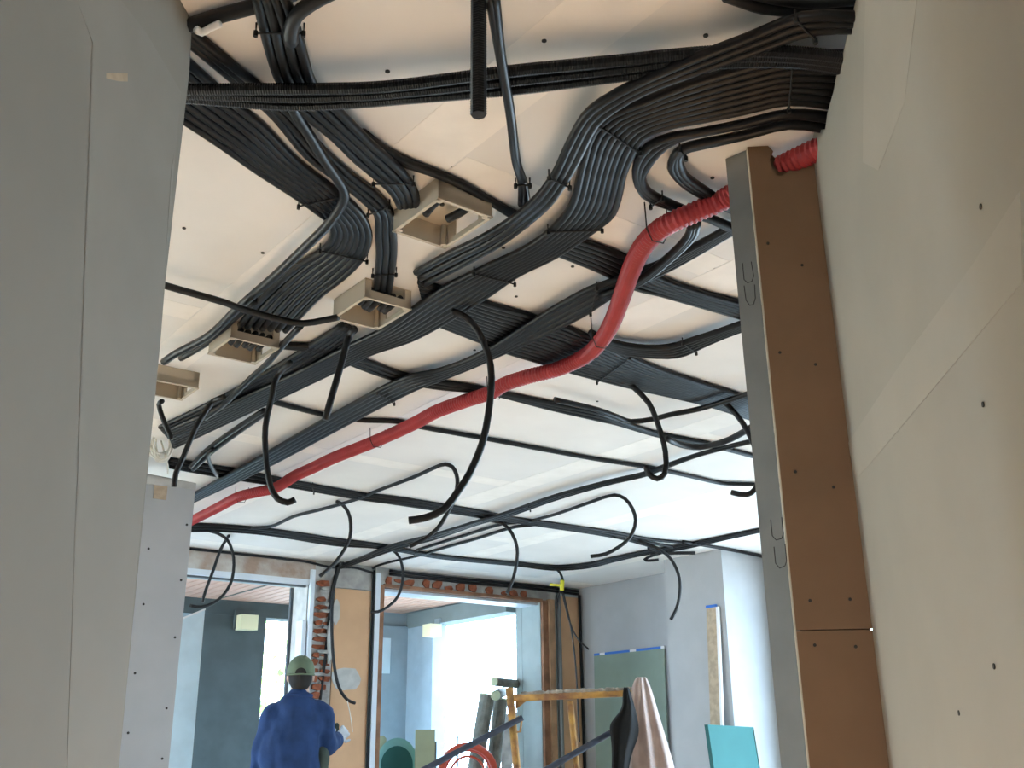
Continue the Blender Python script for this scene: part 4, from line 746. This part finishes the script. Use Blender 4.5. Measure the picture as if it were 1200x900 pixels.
def hand(bm, wr, d, up, side, curl):
    """palm, four unequal fingers bending at two knuckles, thumb from the side of the palm"""
    d = d.normalized(); up = (up-d*up.dot(d)).normalized(); ac = d.cross(up).normalized()*side
    pc = wr+d*.05
    for k in range(4): cap_(bm, wr+d*.012+ac*(-.018+.012*k), wr+d*.085+ac*(-.030+.020*k), .014, .011, 8)
    for k, ln_ in enumerate((.030, .036, .034, .026)):
        p0 = wr+d*.085+ac*(-.030+.020*k); a = curl*.5; p = p0
        for j in range(3):
            a += curl*.55; dd = d*math.cos(a)-up*math.sin(a); q = p+dd*(ln_*(1-.18*j)); cap_(bm, p, q, .0095-.0008*j, .009-.001*j, 8); p = q
    p = wr+d*.03-ac*.026; q = p+(d*.6-ac*.75-up*.15).normalized()*.036; cap_(bm, p, q, .013, .011, 8); cap_(bm, q, q+(d*.9-ac*.25-up*.3).normalized()*.032, .0105, .009, 8)
hand(bm, wrl, Vector((0, 0, -1))+fw*.15, -rt, 1, .5)
body = fuse('body', bm, M['skin'], man, .007, 4)
eyes = []
for s in (-1, 1):
    bm = bmesh.new(); ell(bm, hd+rt*s*.03+fw*.089+Vector((0, 0, -.004)), .011, .008, .007, seg=12); obj('eye', bm, M['whitetape'], man, True)
# gloved right hand
bm = bmesh.new(); gd = (wrr-elr).normalized(); hand(bm, wrr-gd*.005, gd*.5+Vector((0, 0, .55))+rt*.5, -fw+rt*.2, -1, .75); cap_(bm, wrr-gd*.055, wrr+gd*.01, .036, .036)
gl = fuse('glove', bm, M['glove'], man, .005, 3); gl['label'] = 'pale grey work glove'
# hair, cap
bm = bmesh.new(); ell(bm, hd-fw*.012-Vector((0, 0, .012)), .077, .093, .088); ell(bm, hd-fw*.045-Vector((0, 0, .055)), .062, .048, .045)
for v in bm.verts:
    dd = (v.co-hd).dot(fw)
    if dd > .045: v.co -= fw*(dd-.045)
fuse('hair', bm, M['hair'], man, .007, 4)
cp_ = Vector(hd)+Vector((0, 0, .028))
bm = bmesh.new(); r = bmesh.ops.create_uvsphere(bm, u_segments=28, v_segments=16, radius=1)
for v in r['verts']:
    q = v.co.copy(); zz = q.z
    if zz < -.28: q = Vector((q.x, q.y, 0)).normalized()*(.955 if zz > -.99 else 0); q.z = -.28+(-.28-zz)*.1
    k = 1-.08*max(0, zz)**2
    v.co = cp_+rt*(q.x*.088*k)+fw*(q.y*.108*k)+Vector((0, 0, q.z*.092+(.006 if q.y > 0 else 0)))
cap_o = obj('cap', bm, M['cap'], man, True)
bm = bmesh.new()
ring = []
for k in range(13):
    a = math.pi*(-.42+.84*k/12); ring.append((math.sin(a), math.cos(a)))
vs = []
for dz in (0, -.004):
    vs.append(([bm.verts.new(cp_+rt*(x*.088)+fw*(y*.105)-Vector((0, 0, .018-dz))) for x, y in ring], [bm.verts.new(cp_+rt*(x*.085)+fw*(y*.105+.075*max(0, y))-Vector((0, 0, .034-dz))) for x, y in ring]))
for k in range(12):
    for a in vs: bm.faces.new((a[0][k], a[0][k+1], a[1][k+1], a[1][k]))
    bm.faces.new((vs[0][1][k], vs[0][1][k+1], vs[1][1][k+1], vs[1][1][k])); bm.faces.new((vs[0][0][k+1], vs[0][0][k], vs[1][0][k], vs[1][0][k+1]))
obj('brim', bm, M['cap'], cap_o)
bm = bmesh.new()
arc = [cp_+rt*(.036*math.cos(t))-fw*(.104-.010*math.cos(t)**2)+Vector((0, 0, -.022+.034*math.sin(t))) for t in [math.pi*k/12 for k in range(13)]]
obj('back_opening', slab(arc, -fw, .012), M['hair'], cap_o)
bm = bmesh.new(); tube(bm, [cp_+rt*(.087*math.sin(t))-fw*(.107*math.cos(t))+Vector((0, 0, -.026)) for t in [-1.3+2.6*k/16 for k in range(17)]], .006, 6); obj('strap', bm, M['cap'], cap_o, True)
bm = bmesh.new(); ell(bm, cp_+Vector((0, 0, .093)), .009, .009, .006, seg=10); obj('button', bm, M['cap'], cap_o, True)
# jacket
bm = bmesh.new()
cap_(bm, mp(348, 838, .0), mp(347, 905, .0), .14, .165, 24); ell(bm, mp(349, 848, -.01), .185, .125, .12); ell(bm, mp(340, 880, -.01), .185, .145, .2)
ell(bm, mp(346, 925, 0), .20, .155, .22)
cap_(bm, mp(349, 822, .0), mp(349, 835), .078, .11); cap_(bm, mp(349.5, 815, .005), mp(349, 824), .066, .075)
for s_, e_, w_, rr in ((shl, ell_, wrl, (.086, .066, .055)), (shr, elr, wrr, (.088, .070, .056))):
    cap_(bm, s_+Vector((0, 0, -.018)), e_, rr[0], rr[1]); cap_(bm, e_, e_.lerp(w_, .80), rr[1], rr[2])
cap_(bm, mp(330, 834, 0), mp(370, 834, 0), .07, .07)
jk = fuse('jacket', bm, M['jacket'], man, .011, 5)
o0 = wl(jk)
for v in jk.data.vertices:                                            # soft cloth folds
    p = v.co+o0; up_ = (p.z-1.0)
    n_ = noise.noise(Vector((p.dot(rt)*11+up_*2.5, p.dot(fw)*7, up_*3)))+.6*noise.noise(Vector((p.dot(rt)*20, p.dot(fw)*14, up_*11)))
    v.co += v.normal*(.013*n_)
bm = bmesh.new(); tube(bm, [mp(349, 816)+rt*(.072*math.cos(t))+fw*(.068*math.sin(t)) for t in [2*math.pi*k/24 for k in range(25)]], .016, 8); obj('collar', bm, M['jacket'], man, True)
for w_, e_ in ((wrl, ell_), (wrr, elr)):
    q = e_.lerp(w_, .80); d = (w_-e_).normalized(); obj('cuff', rod(q-d*.02, q+d*.03, .054, 16), M['jacket'], man, True)
bm = bmesh.new(); cap_(bm, hipl+Vector((0, 0, .05)), hipr+Vector((0, 0, .05)), .125, .125)
for h_, k_, a_ in ((hipl, knl, anl), (hipr, knr, anr)): cap_(bm, h_, k_, .102, .078); cap_(bm, k_, a_+Vector((0, 0, .06)), .078, .070)
fuse('trousers', bm, M['trouser'], man, .012, 5)
for a_ in (anl, anr):
    bm = bmesh.new(); cap_(bm, a_+Vector((0, 0, .05)), a_-Vector((0, 0, .03)), .058, .055); cap_(bm, a_-Vector((0, 0, .045)), a_+fw*.16-Vector((0, 0, .045)), .046, .042)
    for v in bm.verts: v.co.z = max(v.co.z, .001)
    fuse('boot', bm, M['boot'], man, .008, 3)
# pouch at his hip, tool in his hand
pc = mp(379, 888, .05)
bm = bmesh.new(); ell(bm, pc, .055, .07, .085); ell(bm, pc-Vector((0, 0, .05)), .05, .065, .06)
o = fuse('tool_pouch', bm, M['pouch'], None, .009, 4); tag(o, 'dark olive pouch at the right hip of the man in blue', 'pouch')
bm = bmesh.new(); p0, p1 = mp(397, 866, .31), mp(397.5, 849, .31)
cap_(bm, p0, p1, .016, .017, 12)
tl = tag(obj('hand_tool', bm, M['pouch'], smooth=True), 'dark tool held upright in the gloved right hand of the man', 'tool')
bm = bmesh.new(); cap_(bm, p1+Vector((0, 0, -.03))-rt*.012, p1-rt*.055-Vector((0, 0, .02)), .020, .022, 12); obj('pale_head', bm, M['glove'], tl, True)
